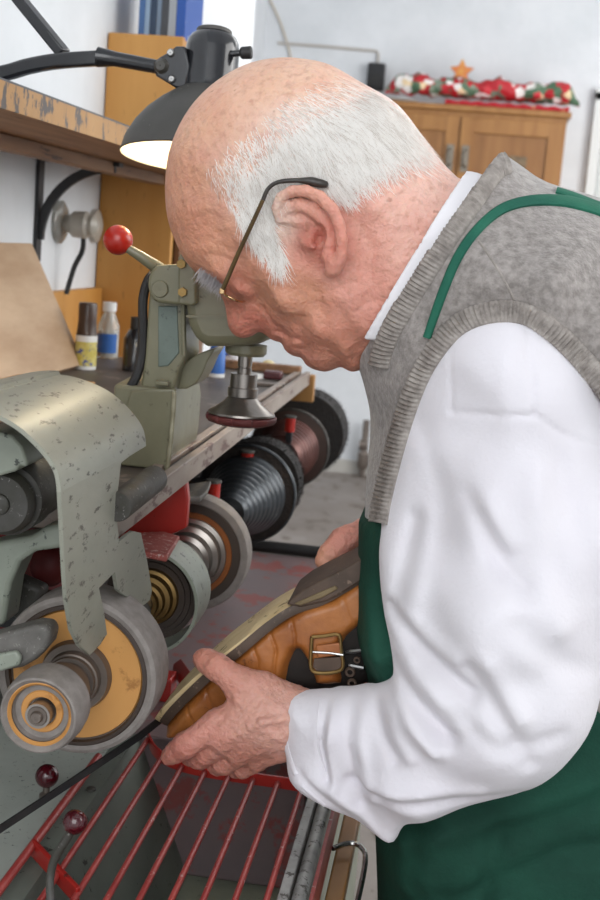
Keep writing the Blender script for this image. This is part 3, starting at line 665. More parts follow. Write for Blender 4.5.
obj('foot_nut', G().box(P(163, 383, Y=1.124), (.012, .010, .004)), M_olive, pm, bev=.001)
lobe = [P(160 + 12.5 * cos(a), 284 + 19 * sin(a), Y=1.108) for a in [pi * .5 + pi * k / 12 for k in range(13)]]
lobe += [P(178, 264, Y=1.108), P(186, 268, Y=1.108), P(186, 304, Y=1.108), P(176, 305, Y=1.108)]
obj('pivot_block', G().prism(lobe, (0, .05, 0)), M_olive, pm, bev=.003)
q = [P(a, b, Y=1.10) for a, b in ((178, 256), (184, 252), (195, 258), (196, 303), (192, 306), (178, 304))]
obj('bolt_plate', G().prism(q, (0, .05, 0)), M_olive, pm, bev=.002)
for a_, b2_ in ((180, 264), (181, 292)):
    obj('bolt', G().lathe([(0, .0005), (-.004, .0005), (-.004, .0042), (0, .0045)][1:], P(a_ + 2, b2_, Y=1.099), n=6), M_brass, pm)
obj('pivot_pin', G().lathe([(-.0015, .0005), (-.0015, .007), (0, .0078)], P(160, 289, Y=1.107), n=32), M_olive, pm)
q = [P(a, b, Y=1.112) for a, b in ((184, 270), (204, 262), (262, 262), (270, 275), (273, 300), (271, 332), (263, 344), (240, 347), (206, 347), (194, 341), (187, 325), (184, 306))]
obj('gear_housing', G().prism(q, (0, .075, 0)), M_olive, pm, bev=.010)
obj('housing_seam', G().prism([P(186, 315, Y=1.1105), P(271, 317, Y=1.1105), P(271, 319, Y=1.1105), P(186, 317.5, Y=1.1105)], (0, .078, 0)), M_olive, pm)
sx = P(246, 350, Y=1.15)
def zz(py): return P(243, py, Y=1.15).z
def vl(name, prof, m, n=48): return obj(name, G().lathe([(z, r) for z, r in prof], (sx.x, 1.15, 0), (0, 0, 1), n), m, pm, angle=30)
vl('spindle_flange', [(zz(344), .0005), (zz(344), .0195), (zz(352), .0195), (zz(355), .017), (zz(355), .0005)], M_olive)
vl('spindle', [(zz(354), .0005), (zz(354), .0068), (zz(366), .0068), (zz(366.5), .0060), (zz(367.5), .0060), (zz(368), .0068), (zz(376), .0068)], M_steel)
vl('spindle_collar', [(zz(374), .0065), (zz(373.5), .0125), (zz(387), .0127), (zz(387.5), .0142), (zz(396), .0142), (zz(397), .012), (zz(397), .006)], M_steel)
vl('press_cone', [(zz(396), .0125), (zz(398), .0145), (zz(403), .0185), (zz(410), .0275), (zz(412), .0313), (zz(414), .0315), (zz(414.5), .001)], M_steel)
rows = []
for k in range(97):
    a = 2 * pi * k / 96; t = (k % 8) / 8; rr = .0328 + .0018 * t
    rows.append([Vector((sx.x + cos(a) * r, 1.15 + sin(a) * r, z)) for r, z in ((.001, zz(414.5) - .0002), (.029, zz(414.5) - .0002), (rr - .001, zz(414.8) - .001 * (1 - t)), (rr, zz(416.5)), (rr - .0005, zz(419)), (rr - .003, zz(422)), (.024, zz(424.5)), (.001, zz(425.5)))])
obj('leather_disc', G().sheet(rows), mat('red_brown_leather_disc', '#6b3532', '#55282a', rough=.55, scale=30, bump=.0006), pm, angle=25)
obj('lever_arm', G().tube([P(124, 246, Y=1.12), P(140, 256, Y=1.12), P(158, 268, Y=1.13), P(168, 277, Y=1.135)], [.0038, .0048, .0062, .0065], 16), M_olive, pm)
obj('lever_ball', G().ball(P(118, 240, Y=1.12), .0136, n=32), M_redball, pm)
obj('power_cable', G().tube(catmull([P(156, 272, Y=1.15), P(148, 281, Y=1.14), P(143, 300, Y=1.135), P(143, 330, Y=1.135), P(141.5, 357, Y=1.135), P(136, 377, Y=1.13), P(127, 391, Y=1.13), P(113, 400, Y=1.14), P(95, 401, Y=1.17)], 8), .0046, 10), M_rubber, pm)

# ------------------------------------------------------------------ lamp
lm = thing('work_lamp', 'black enamelled dome lamp on a jointed arm, lit, hanging above the press', 'lamp', (XL, 1.12, 1.49))
YL = 1.23
rc = P(203, 160, Y=YL)           # centre of the opening
ax = Vector((.03, .13, 1)).normalized()   # from opening to the neck
ax = (Matrix.Rotation(radians(-2), 3, 'Y') @ ax)
R0 = 82 * YL / FPX
def ll_(prof): return [(h * .001 * YL / 1.13, (r if r > 60 else r) * .001 * YL / 1.13) for h, r in prof]
Rm = R0 * 1000 * 1.13 / YL
dome = [(0, Rm), (1.5, Rm + .8), (3, Rm), (14, Rm * .96), (28, Rm * .86), (40, Rm * .73), (50, Rm * .58), (57, Rm * .45), (61, 27.5), (62, 26.5)]
inner = [(61, 20), (55, Rm * .43), (48, Rm * .56), (38, Rm * .71), (26, Rm * .84), (13, Rm * .94), (1, Rm - 1.3), (0, Rm)]
obj('shade', G().lathe(ll_(dome), rc, ax, 96), M_shade, lm)
M_in = mat('lit_cream_enamel', '#f5ead0', rough=.5)
obj('shade_lining', G().lathe(ll_(inner), rc, ax, 96), M_in, lm)
obj('neck', G().lathe(ll_([(61, 27.5), (63, 25.2), (66, 24.6), (98, 24.2), (105, 23), (110, 20), (113, 15.5), (114, 15.2), (114.5, 13), (115, .5)]), rc, ax, 64), M_lamp, lm)
obj('neck_cap', G().lathe(ll_([(113, 16), (115.5, 16), (116.5, 15), (116.5, .5)]), rc, ax, 48), M_shade, lm)
bulb_c = rc + ax * .035
obj('bulb', G().ball(bulb_c, .022, (1, 1, 1.25), 24), mat('glowing_bulb', '#fff2cf', emis='#ffe2a0', es=9), lm)
obj('bulb_holder', G().lathe(ll_([(54, .5), (54, 13), (75, 13), (75, .5)]), rc, ax, 24), M_porc, lm)
# knob
a = P(233, 54, Y=YL); b_ = P(240, 53, Y=YL); c = P(252, 52.5, Y=YL)
kn = obj('switch_stem', G().tube([a - (c - a) * .5, b_], .003, 12), M_lamp, lm)
obj('switch_knob', G().tube([b_, b_ + (c - b_) * .15, b_ + (c - b_) * .9, c], [.0038, .0058, .0062, .005], 12), M_rubber, kn)
jt = [P(a_, b2_, Y=YL - .012) for a_, b2_ in ((185, 46), (176, 46), (168, 52), (158, 58), (152, 66), (156, 76), (166, 82), (176, 88), (186, 88), (190, 66))]
J = obj('joint_plate', G().prism(jt, (0, .012, 0)), M_lamp, lm, bev=.002)
obj('joint_pivot', G().lathe([(-.005, .0005), (-.005, .0045), (-.003, .0055), (0, .0075)], P(161.5, 66, Y=YL - .012), n=24), M_darkmetal, J)
for a_, b2_ in ((171, 53), (172, 79)):
    obj('screw', G().lathe([(-.003, .0005), (-.003, .0025), (-.001, .004), (0, .0042)], P(a_, b2_, Y=YL - .012), n=16), M_bright, J)
arm = catmull([P(-60, 83, Y=YL + .02), P(0, 74, Y=YL + .02), P(30, 66, Y=YL + .01), P(60, 61, Y=YL), P(106, 58, Y=YL)], 6)
obj('lower_arm', G().tube(arm, .0108, 4, sq=(.9, .95)), M_lamp, lm, bev=.003)
obj('arm_tube', G().tube([P(98, 57, Y=YL), P(115, 59, Y=YL), P(158, 67, Y=YL - .002)], [.0098, .0072, .0066], 16), M_lamp, lm)
obj('upper_arm', G().tube([P(-5, -35, Y=YL + .03), P(20, 0, Y=YL + .02), P(64, 54, Y=YL + .01)], .0095, 4, sq=(1.1, .8)), M_lamp, lm, bev=.002)
m0 = arm[0]
obj('arm_extension', G().tube([m0, Vector((XL + .03, m0.y + .03, m0.z - .005)), Vector((XL + .005, m0.y + .03, m0.z - .005))], .009, 12), M_lamp, lm)
obj('wall_plate', G().lathe([(0, .0005), (0, .04), (.008, .038), (.01, .0005)], (XL + .0005, m0.y + .03, m0.z - .005), (1, 0, 0), 32), M_lamp, lm)
u0 = P(-5, -35, Y=YL + .03)
obj('upper_arm_extension', G().tube([u0, Vector((XL + .02, m0.y + .06, u0.z + .11))], .008, 12), M_lamp, lm)
bl = bpy.data.lights.new('lamp_bulb_light', 'POINT'); bl.energy = .8; bl.color = (1, .9, .72); bl.shadow_soft_size = .02
bo = bpy.data.objects.new('lamp_bulb_light', bl); COL.objects.link(bo); bo.location = rc + ax * .004
# ------------------------------------------------------------------ voxel surface tools
def isosurf(F, o, h):
    Sg = F < 0
    sh = [(a, b, c) for a in (0, 1) for b in (0, 1) for c in (0, 1)]
    nx, ny, nz = F.shape
    def sub(A, s): return A[s[0]:nx - 1 + s[0], s[1]:ny - 1 + s[1], s[2]:nz - 1 + s[2]]
    cnt = sum(sub(Sg, s).astype(np.int8) for s in sh)
    act = (cnt > 0) & (cnt < 8)
    I = np.argwhere(act); idx = -np.ones(act.shape, dtype=np.int64); idx[act] = np.arange(len(I))
    vals = {s: F[I[:, 0] + s[0], I[:, 1] + s[1], I[:, 2] + s[2]] for s in sh}
    acc = np.zeros((len(I), 3)); n = np.zeros(len(I))
    for s in sh:
        for ax in range(3):
            if s[ax] == 0:
                e = list(s); e[ax] = 1; e = tuple(e)
                va, vb = vals[s], vals[e]; cr = (va < 0) != (vb < 0)
                t = np.where(cr, va / np.where(va - vb == 0, 1, va - vb), 0)
                p = np.tile(np.array(s, float), (len(I), 1)); p[:, ax] += t
                acc[cr] += p[cr]; n += cr
    V = (I + acc / n[:, None]) * h + np.array(o)
    Q = []
    for ax in range(3):
        o1, o2 = [(1, 2), (2, 0), (0, 1)][ax]
        sl0 = [slice(1, -1)] * 3; sl1 = [slice(1, -1)] * 3
        sl0[ax] = slice(0, -1); sl1[ax] = slice(1, None)
        a = Sg[tuple(sl0)]; b = Sg[tuple(sl1)]
        E = np.argwhere(a != b); st_ = a[a != b]
        base = E + 1; base[:, ax] -= 1
        def cell(d1, d2):
            c = base.copy(); c[:, o1] -= d1; c[:, o2] -= d2; return idx[c[:, 0], c[:, 1], c[:, 2]]
        q = np.stack([cell(1, 1), cell(0, 1), cell(0, 0), cell(1, 0)], 1)
        q[~st_] = q[~st_][:, ::-1]
        Q.append(q)
    return V, np.concatenate(Q)

def seg2(X, Z, a, b):
    bx, bz = b[0] - a[0], b[1] - a[1]; L = bx * bx + bz * bz + 1e-12
    h = np.clip(((X - a[0]) * bx + (Z - a[1]) * bz) / L, 0, 1)
    return np.hypot(X - a[0] - h * bx, Z - a[1] - h * bz)
def polydist(X, Z, poly):
    d = np.full(X.shape, 1e9); ins = np.zeros(X.shape, bool)
    for i in range(len(poly)):
        a = poly[i]; b = poly[(i + 1) % len(poly)]
        d = np.minimum(d, seg2(X, Z, a, b))
        if a[1] != b[1]:
            c = ((a[1] > Z) != (b[1] > Z)) & (X < (b[0] - a[0]) * (Z - a[1]) / (b[1] - a[1]) + a[0]); ins ^= c
    return np.where(ins, d, -d)
def shep(X, Z, pts, eps=.012, p=2.0):
    num = 0; den = 0
    for (x, z, v) in pts:
        w = 1.0 / ((X - x) ** 2 + (Z - z) ** 2 + eps * eps) ** p
        num = num + w * v; den = den + w
    return num / den
def xz(px_, py_, Y): v = P(px_, py_, Y=Y); return (v.x, v.z)
def smoothpoly(pts, n=4):
    pts = pts + [pts[0]]
    c = catmull([Vector((a, 0, b)) for a, b in pts], n)
    return [(v.x, v.z) for v in c[:-1]]
def grid(lo, hi, h):
    ax = [np.arange(l, u + h, h) for l, u in zip(lo, hi)]
    return ax
def bumps2(X, Z, lst, Y):
    out = 0
    for b in lst:
        pts = b[0]; amp, wd = b[1], b[2]
        y = b[3] if len(b) > 3 else Y
        P2 = [xz(a, c, y) for a, c in pts]
        d = seg2(X, Z, P2[0], P2[0]) if len(P2) == 1 else np.minimum.reduce([seg2(X, Z, P2[i], P2[i + 1]) for i in range(len(P2) - 1)])
        out = out + amp * np.exp(-(d / wd) ** 2)
    return out
def smin(a, b, k):
    h = np.clip(.5 + .5 * (b - a) / k, 0, 1); return b * (1 - h) + a * h - k * h * (1 - h)
def rcone(X, Y, Z, a, b, ra, rb):
    ba = b - a; L = ba.dot(ba)
    h = np.clip(((X - a.x) * ba.x + (Y - a.y) * ba.y + (Z - a.z) * ba.z) / L, 0, 1)
    return np.sqrt((X - a.x - h * ba.x) ** 2 + (Y - a.y - h * ba.y) ** 2 + (Z - a.z - h * ba.z) ** 2) - (ra + (rb - ra) * h)
def ellip(X, Y, Z, c, r, axes=None):
    dx, dy, dz = X - c.x, Y - c.y, Z - c.z
    if axes:
        u, v, w = axes
        a = dx * u.x + dy * u.y + dz * u.z; b = dx * v.x + dy * v.y + dz * v.z; e = dx * w.x + dy * w.y + dz * w.z
    else: a, b, e = dx, dy, dz
    k = np.sqrt((a / r[0]) ** 2 + (b / r[1]) ** 2 + (e / r[2]) ** 2)
    return (k - 1) * min(r)
def gmesh(V, Q): g = G(); g.v = [tuple(v) for v in V]; g.f = [tuple(q) for q in Q]; return g
def vnoise(X, Z, seed, f, amp):
    rs = np.random.RandomState(seed); out = 0
    for i in range(14):
        a = rs.uniform(0, 2 * pi); k = f * rs.uniform(.6, 1.7); ph = rs.uniform(0, 6.28)
        out = out + np.sin(k * (X * cos(a) + Z * sin(a)) + ph + 1.5 * np.sin(k * .6 * (X * sin(a) - Z * cos(a)) + ph * 2))
    return out * amp / 5
def halfplane(X, Z, a, b, Y):
    """signed distance, positive on the left-up side of the px line a->b"""
    p = xz(*a, Y); q = xz(*b, Y); dx, dz = q[0] - p[0], q[1] - p[1]; L = sqrt(dx * dx + dz * dz)
    return ((X - p[0]) * -dz + (Z - p[1]) * dx) / L

# ------------------------------------------------------------------ the man
# head
YH = 1.03
headpx = [(458, 178), (441, 161), (422, 135), (397, 104), (362, 83), (332, 66), (308, 60), (280, 58.5), (246, 66), (212, 87), (187, 116), (171, 153), (167, 192), (171, 225), (184, 256), (197, 272), (207, 279), (216, 288), (224, 300), (227, 313), (229, 326), (235, 335), (243, 338), (252, 336), (259, 332), (265, 334), (273, 340), (282, 343), (285, 349), (292, 355), (302, 358), (306, 364), (314, 369), (326, 371.5), (337, 368), (342, 367), (352, 371.5), (362, 369), (375, 360), (420, 400), (500, 400), (540, 300), (500, 200)]
hp = smoothpoly([xz(a, b, YH) for a, b in headpx], 4)
h = .0019
lo = (-.275, .935, 1.215); hi = (.035, 1.125, 1.515)
xs_, ys_, zs_ = grid(lo, hi, h)
X2, Z2 = np.meshgrid(xs_, zs_, indexing='ij')
dh = polydist(X2, Z2, hp)
YN = .965
wc = [(300, 130, .077), (250, 110, .074), (350, 110, .076), (240, 160, .074), (200, 150, .070), (185, 200, .066), (390, 140, .073), (200, 240, .062), (250, 230, .069), (310, 210, .074), (340, 170, .076), (270, 270, .067), (300, 270, .069),
      (222, 270, .058), (236, 290, .050), (226, 312, .027), (236, 328, .027), (249, 327, .033), (249, 312, .030), (262, 322, .048), (285, 300, .064), (272, 340, .040), (290, 340, .048), (305, 360, .042), (320, 362, .042), (320, 330, .060), (345, 290, .066), (350, 350, .055), (370, 320, .062), (380, 250, .064), (420, 200, .066), (450, 250, .064), (330, 240, .070)]
Wm = shep(X2, Z2, [xz(a, b, YN) + (v,) for a, b, v in wc], .010, 2.0)
face_b = [([(206, 268), (220, 278)], .005, .006), ([(233, 289)], .004, .007), ([(228, 298), (246, 302), (252, 296)], -.0030, .0032), ([(240, 283), (249, 291)], -.0025, .003),
          ([(258, 312), (266, 326), (281, 340)], -.0042, .0032), ([(272, 308)], .003, .014), ([(300, 318), (296, 340), (300, 352)], -.0022, .004), ([(252, 318), (257, 326)], -.003, .003),
          ([(318, 300), (326, 330), (322, 350)], -.0022, .005), ([(340, 310), (352, 345)], -.002, .005), ([(346, 365), (356, 350)], -.0035, .004), ([(335, 350)], .003, .012),
          ([(262, 250)], -.003, .012), ([(305, 285), (318, 292)], -.002, .004), ([(250, 268), (262, 276)], -.0012, .0018), ([(250, 275), (264, 286)], -.0012, .0018), ([(248, 283), (262, 295)], -.0010, .0018),
          ([(188, 220), (205, 212), (228, 222)], -.0010, .0016), ([(186, 232), (205, 226), (228, 238)], -.0010, .0016), ([(190, 243), (210, 240), (230, 250)], -.0010, .0016), ([(198, 256), (214, 254), (232, 262)], -.0012, .0016),
          ([(268, 334), (283, 341), (294, 342)], -.0045, .0020), ([(285, 352), (300, 352)], -.002, .003), ([(380, 215), (400, 290)], .003, .014), ([(365, 230), (372, 300)], -.002, .008),
          ([(420, 180), (400, 200)], -.001, .002), ([(430, 195), (408, 215)], -.001, .002)]
Wm = Wm + bumps2(X2, Z2, face_b, YN) + vnoise(X2, Z2, 4, 260, .0005) + vnoise(X2, Z2, 5, 700, .00025)
Dm = shep(X2, Z2, [xz(a, b, YH) + (v,) for a, b, v in [(300, 130, .080), (200, 180, .075), (230, 320, .03), (290, 340, .045), (320, 350, .045), (400, 250, .062), (430, 160, .075)]], .02)
dd = np.clip(1 - dh / Dm, 0, None)
Yg = ys_[None, :, None]
F = (np.sqrt(dd[:, None, :] ** 2 + ((Yg - YH) / Wm[:, None, :]) ** 2) - 1) * .05
X3 = xs_[:, None, None]; Z3 = zs_[None, None, :]; Y3 = Yg
F = F + 0 * X3
# nostril
F = np.maximum(F, -ellip(X3, Y3, Z3, P(252, 327, Y=1.007), (.0058, .0062, .0030), None))
# eyelid
F = smin(F, ellip(X3, Y3, Z3, P(231, 288, Y=.999), (.011, .010, .010)), .004)
# ear
def ep(a, b, y): return P(a, b, Y=y)
ear = ellip(X3, Y3, Z3, ep(311, 229, .953), (.021, .0035, .027), (Vector((.80, .0, .60)), Vector((.10, .99, -.10)), Vector((-.60, .0, .80))))
ear = None
outer = [(279, 220, .958), (276, 208, .954), (281, 197, .951), (292, 191, .948), (306, 191, .945), (320, 197, .943), (332, 209, .941), (339, 224, .941), (342, 240, .942), (341, 256, .945), (337, 268, .949)]
pts = [ep(*q) for q in outer]
rads = [.0030, .0036, .0040, .0044, .0046, .0048, .0048, .0046, .0044, .0044, .0045]
Es = None
for i in range(len(pts) - 1):
    d = rcone(X3, Y3, Z3, pts[i], pts[i + 1], rads[i], rads[i + 1]); Es = d if Es is None else smin(Es, d, .001)
inner = [(284, 212, .957), (300, 205, .953), (316, 213, .951), (326, 228, .950), (329, 244, .950), (326, 256, .951)]
pi_ = [ep(*q) for q in inner]
for i in range(len(pi_) - 1):
    Es = smin(Es, rcone(X3, Y3, Z3, pi_[i], pi_[i + 1], .0038, .0040), .002)
# membrane between
for a, b in (((300, 203, .953), (330, 225, .951)), ((325, 212, .951), (335, 245, .952)), ((288, 205, .955), (315, 203, .952))):
    Es = smin(Es, rcone(X3, Y3, Z3, ep(*a), ep(*b), .0035, .0035), .003)
Es = smin(Es, rcone(X3, Y3, Z3, ep(334, 262, .950), ep(331, 271, .952), .0068, .0056), .004)    # lobe
Es = smin(Es, rcone(X3, Y3, Z3, ep(305, 243, .958), ep(313, 246, .952), .0035, .0030), .003)    # tragus
Es = smin(Es, rcone(X3, Y3, Z3, ep(281, 218, .958), ep(305, 223, .957), .0030, .0028), .002)    # crus
# base joining the head
Es = smin(Es, ellip(X3, Y3, Z3, ep(318, 232, .966), (.016, .012, .024)), .004)
conch = ellip(X3, Y3, Z3, ep(317, 236, .947), (.0070, .010, .0095))
Es = np.maximum(Es, -conch)
F = smin(F, Es, .003)
F = np.maximum(F, -ellip(X3, Y3, Z3, ep(318, 238, .950), (.0042, .011, .0058)))
Vh, Qh = isosurf(F, lo, h)

# hands
def hand_field(lo, hi, h, chains, k=.005, ext=None):
    a, b, c = grid(lo, hi, h); X = a[:, None, None]; Y = b[None, :, None]; Z = c[None, None, :]
    F = None
    for ch in chains:
        D = None
        for i in range(len(ch) - 1):
            d = rcone(X, Y, Z, P(ch[i][0], ch[i][1], Y=ch[i][2]), P(ch[i + 1][0], ch[i + 1][1], Y=ch[i + 1][2]), ch[i][3], ch[i + 1][3])
            D = d if D is None else smin(D, d, .002)
        kk = ch[0][4] if len(ch[0]) > 4 else k
        F = D if F is None else smin(F, D, kk)
    if ext: F = ext(F, X, Y, Z)
    return isosurf(F, lo, h)
fing = .0022
lchains = [
    [(430, 735, .92, .030, .01), (360, 722, .945, .0265), (330, 720, .952, .0245), (306, 722, .955, .0215)],
    [(300, 708, .945, .0135, .012), (255, 706, .940, .0135), (217, 724, .935, .0118)],
    [(300, 718, .938, .0135, .010), (258, 722, .930, .0130), (222, 739, .932, .0112)],
    [(302, 730, .940, .0130, .010), (268, 736, .935, .0125), (238, 751, .940, .0108)],
    [(304, 742, .948, .0120, .010), (280, 748, .945, .0115), (256, 758, .950, .0098)],
    [(262, 724, .955, .021, .012), (290, 724, .955, .020)],
    [(290, 702, .953, .0140, .010), (262, 690, .948, .0150), (240, 684, .944, .0132)],
    [(240, 684, .944, .0122, .006), (224, 672, .944, .0108), (217, 667, .946, .0112), (207, 661, .951, .0102), (203, 659, .953, .0085)],
    [(217, 724, .934, .0122, fing), (192, 741, .930, .0098), (186, 745, .931, .0108), (176, 752, .936, .0088), (170, 756, .941, .0076)],
    [(224, 741, .936, .0112, fing), (206, 753, .944, .0098), (200, 757, .952, .0100), (190, 756, .966, .0085)],
    [(240, 753, .943, .0105, fing), (224, 763, .952, .0095), (218, 764, .962, .0094), (212, 757, .975, .0080)],
    [(258, 760, .952, .0095, fing), (243, 768, .961, .0085), (236, 768, .970, .0082), (230, 760, .981, .0070)],
]
def lext(F, X, Y, Z):
    # tendons and veins as soft ridges
    for c in ([(222, 727, .9235), (262, 708, .926), (290, 708, .931)], [(226, 739, .9215), (262, 722, .9165), (292, 718, .924)], [(241, 750, .930), (270, 735, .9225), (298, 730, .927)],
              [(236, 700, .929), (252, 712, .926), (262, 728, .9195), (280, 738, .924)], [(256, 690, .934), (270, 700, .931), (284, 716, .925)], [(230, 716, .926), (246, 722, .9235)]):
        for i in range(len(c) - 1):
            F = smin(F, rcone(X, Y, Z, P(c[i][0], c[i][1], Y=c[i][2]), P(c[i + 1][0], c[i + 1][1], Y=c[i + 1][2]), .0021, .0021), .0042)
    F = F + .00045 * np.sin(X * 900 + 40 * Z) * np.sin(Z * 760 + 60 * Y) * np.sin(Y * 300)
    # nail of the thumb
    return F
lo = (-.30, .86, .90); hi = (-.085, 1.01, 1.07)
Vl, Ql = hand_field(lo, hi, .0015, lchains, ext=lext)
rchains = [
    [(470, 560, 1.17, .028, .01), (425, 552, 1.13, .026), (405, 552, 1.115, .023)],
    [(405, 546, 1.11, .018, .01), (378, 548, 1.10, .017)],
    [(400, 535, 1.10, .015, .01), (378, 531, 1.085, .0150), (366, 532, 1.076, .0128)],
    [(372, 531, 1.078, .0128, .004), (350, 537, 1.068, .0112), (343, 541, 1.066, .0122), (330, 554, 1.058, .0104), (324, 561, 1.054, .0082)],
    [(385, 555, 1.10, .0115, fing), (358, 560, 1.092, .0102), (350, 566, 1.085, .0104), (340, 582, 1.066, .0085)],
    [(385, 568, 1.10, .0115, fing), (360, 576, 1.095, .0102), (352, 584, 1.088, .0104), (344, 600, 1.068, .0085)],
    [(388, 580, 1.10, .0110, fing), (366, 592, 1.095, .0098), (358, 600, 1.088, .0100), (352, 615, 1.068, .0082)],
    [(392, 590, 1.10, .0100, fing), (376, 606, 1.093, .0088), (370, 614, 1.086, .0088), (364, 625, 1.068, .0075)],
    [(395, 565, 1.11, .020, .012), (385, 575, 1.105, .018)],
]
def rext(F, X, Y, Z):
    c = P(322, 563, Y=1.0465)
    return F + .0004 * np.sin(X * 900 + 40 * Z) * np.sin(Z * 760 + 60 * Y)
lo = (-.16, 1.0, .98); hi = (.03, 1.22, 1.14)
Vr, Qr = hand_field(lo, hi, .0018, rchains, ext=rext)

# trunk (shared by body core, vest, apron and collar)
YT = 1.09
trpx = [(440, 100), (494, 151), (520, 170), (545, 185), (600, 201), (660, 232), (715, 300), (745, 400), (755, 520), (755, 640), (765, 760), (780, 900), (785, 1150), (785, 1400), (395, 1400), (386, 1150), (384, 900), (382, 800), (378, 710), (371, 645), (369, 600), (370, 560), (371, 515), (370, 470), (373, 425), (372, 397), (364, 362), (345, 325), (300, 240)]
tp = smoothpoly([xz(a, b, YT) for a, b in trpx], 4)
h = .0042
lo = (-.17, .86, .48); hi = (.43, 1.33, 1.47)
tx, ty, tz = grid(lo, hi, h); TX, TZ = np.meshgrid(tx, tz, indexing='ij')
dt = polydist(TX, TZ, tp)
tw = [(430, 220, .084), (400, 290, .084), (380, 340, .082), (470, 170, .085), (500, 200, .105), (460, 270, .115), (420, 350, .115), (540, 230, .15), (490, 290, .150), (560, 290, .185), (450, 400, .135), (520, 380, .15), (540, 430, .14), (620, 350, .20), (640, 450, .18), (400, 460, .12), (450, 520, .14), (600, 520, .15), (380, 560, .12), (420, 640, .15), (400, 760, .15), (550, 700, .165), (700, 600, .165), (450, 900, .165), (600, 850, .17), (700, 900, .17), (450, 1200, .18), (650, 1200, .18), (450, 1380, .19)]
TW = shep(TX, TZ, [xz(a, b, 1.0) + (v,) for a, b, v in tw], .03)
TW = TW + vnoise(TX, TZ, 9, 34, .0022)
TD = shep(TX, TZ, [xz(a, b, 1.05) + (v,) for a, b, v in [(420, 260, .085), (400, 340, .08), (500, 220, .085), (600, 300, .11), (370, 560, .04), (370, 620, .04), (378, 670, .09), (430, 600, .11), (600, 900, .13), (400, 1000, .12)]], .03)
TYc = shep(TX, TZ, [xz(a, b, 1.0) + (v,) for a, b, v in [(430, 220, 1.035), (400, 290, 1.035), (380, 340, 1.04), (470, 170, 1.04), (460, 270, 1.045), (500, 200, 1.05), (540, 230, 1.07), (500, 330, 1.07), (600, 300, 1.09), (400, 460, 1.07), (372, 560, 1.035), (370, 610, 1.035), (378, 660, 1.06), (400, 700, 1.09), (600, 700, 1.09), (500, 1000, 1.09)]], .02)
tY = ty[None, :, None]
def trunk(extra=0., bw=0, bd=0):
    d = np.clip(1 - (dt + extra) / TD, 0, None)
    return (np.sqrt(d[:, None, :] ** 2 + ((tY - TYc[:, None, :]) / (TW + bw + extra)[:, None, :]) ** 2) - 1) * .09
                # neckline of the vest
neck_hp = halfplane(TX, TZ, (369, 345), (497, 156), 1.03)[:, None, :]
Ft = trunk()
legs = None
TX3 = tx[:, None, None]; TZ3 = tz[None, None, :]
# body core: slimmer trunk inside the clothes
Fc = np.maximum(Ft + .012, neck_hp + .02)
Vb, Qb = isosurf(np.maximum(Fc, .62 - TZ3), lo, h)
# vest
Fv = np.maximum(Ft, neck_hp)
vest_low = halfplane(TX, TZ, (330, 540), (470, 450), 1.0)[:, None, :]
ap_ru = halfplane(TX, TZ, (372, 468), (640, 728), 1.0)[:, None, :]
ap_rg = np.maximum(vest_low, ap_ru)
Fv2 = np.maximum(Fv, -(ap_rg + .02))
Vv, Qv = isosurf(Fv2, lo, h)
# apron: wraps chest and hips
Fa = trunk(.0050)
folds = bumps2(TX, TZ, [([(400, 850), (520, 800), (640, 760)], .004, .010), ([(420, 880), (470, 700)], .003, .012), ([(450, 900), (560, 845), (640, 830)], -.004, .010), ([(392, 780), (400, 900)], .004, .01), ([(480, 900), (500, 820)], -.003, .008), ([(363, 600), (380, 680)], .003, .008), ([(372, 540), (385, 640)], -.003, .006)], .93)
Fa = Fa - folds[:, None, :]
Fa = np.maximum(Fa, ap_rg); Fa = np.maximum(Fa, .50 - TZ3)
Va, Qa = isosurf(Fa, lo, h)

# trousers and shoes of the man (below the frame)
man = None
hips = [(Vector((.17, 1.03, .74)), Vector((.15, 1.01, .42)), Vector((.14, .99, .09))), (Vector((.17, 1.16, .74)), Vector((.15, 1.18, .42)), Vector((.14, 1.20, .09)))]
ax_, ay_, az_ = grid((0.0, .86, .05), (.30, 1.32, .86), .006)
LX, LY, LZ = ax_[:, None, None], ay_[None, :, None], az_[None, None, :]
Fl = None
for a, b, c in hips:
    d = smin(rcone(LX, LY, LZ, a, b, .080, .066), rcone(LX, LY, LZ, b, c, .068, .052), .02)
    Fl = d if Fl is None else smin(Fl, d, .02)
Vt, Qt = isosurf(np.maximum(Fl, .055 - LZ), (0.0, .86, .05), .006)

# sleeves
slpx = [(391, 470, 1.00), (403, 398, .98), (416, 345, .96), (440, 313, .96), (475, 290, .96), (520, 286, .95), (565, 314, .94), (608, 365, .93), (638, 440, .90), (638, 520, .87), (636, 600, .84), (622, 680, .82), (604, 748, .82), (580, 785, .82), (548, 814, .82), (503, 835, .82), (458, 846, .83), (425, 848, .85), (403, 846, .865), (391, 866, .87), (376, 860, .875), (350, 840, .885), (322, 818, .90), (302, 798, .915), (288, 781, .925), (285, 758, .935), (281, 732, .94), (283, 708, .945), (292, 692, .95), (315, 687, .95), (350, 685, .94), (378, 680, .93), (394, 670, .92), (391, 645, .915), (384, 612, .92), (380, 570, .93), (381, 520, .96)]
sp = smoothpoly([xz(a, b, y) for a, b, y in slpx], 3)
h = .0026
slo = (-.175, .73, .90); shi = (.14, 1.06, 1.35)
sx_, sy_, sz_ = grid(slo, shi, h); SXg, SZg = np.meshgrid(sx_, sz_, indexing='ij')
ds = polydist(SXg, SZg, sp)
def sm(l, Yd=None): return [xz(a, b, y) + (v,) for a, b, y, v in l]
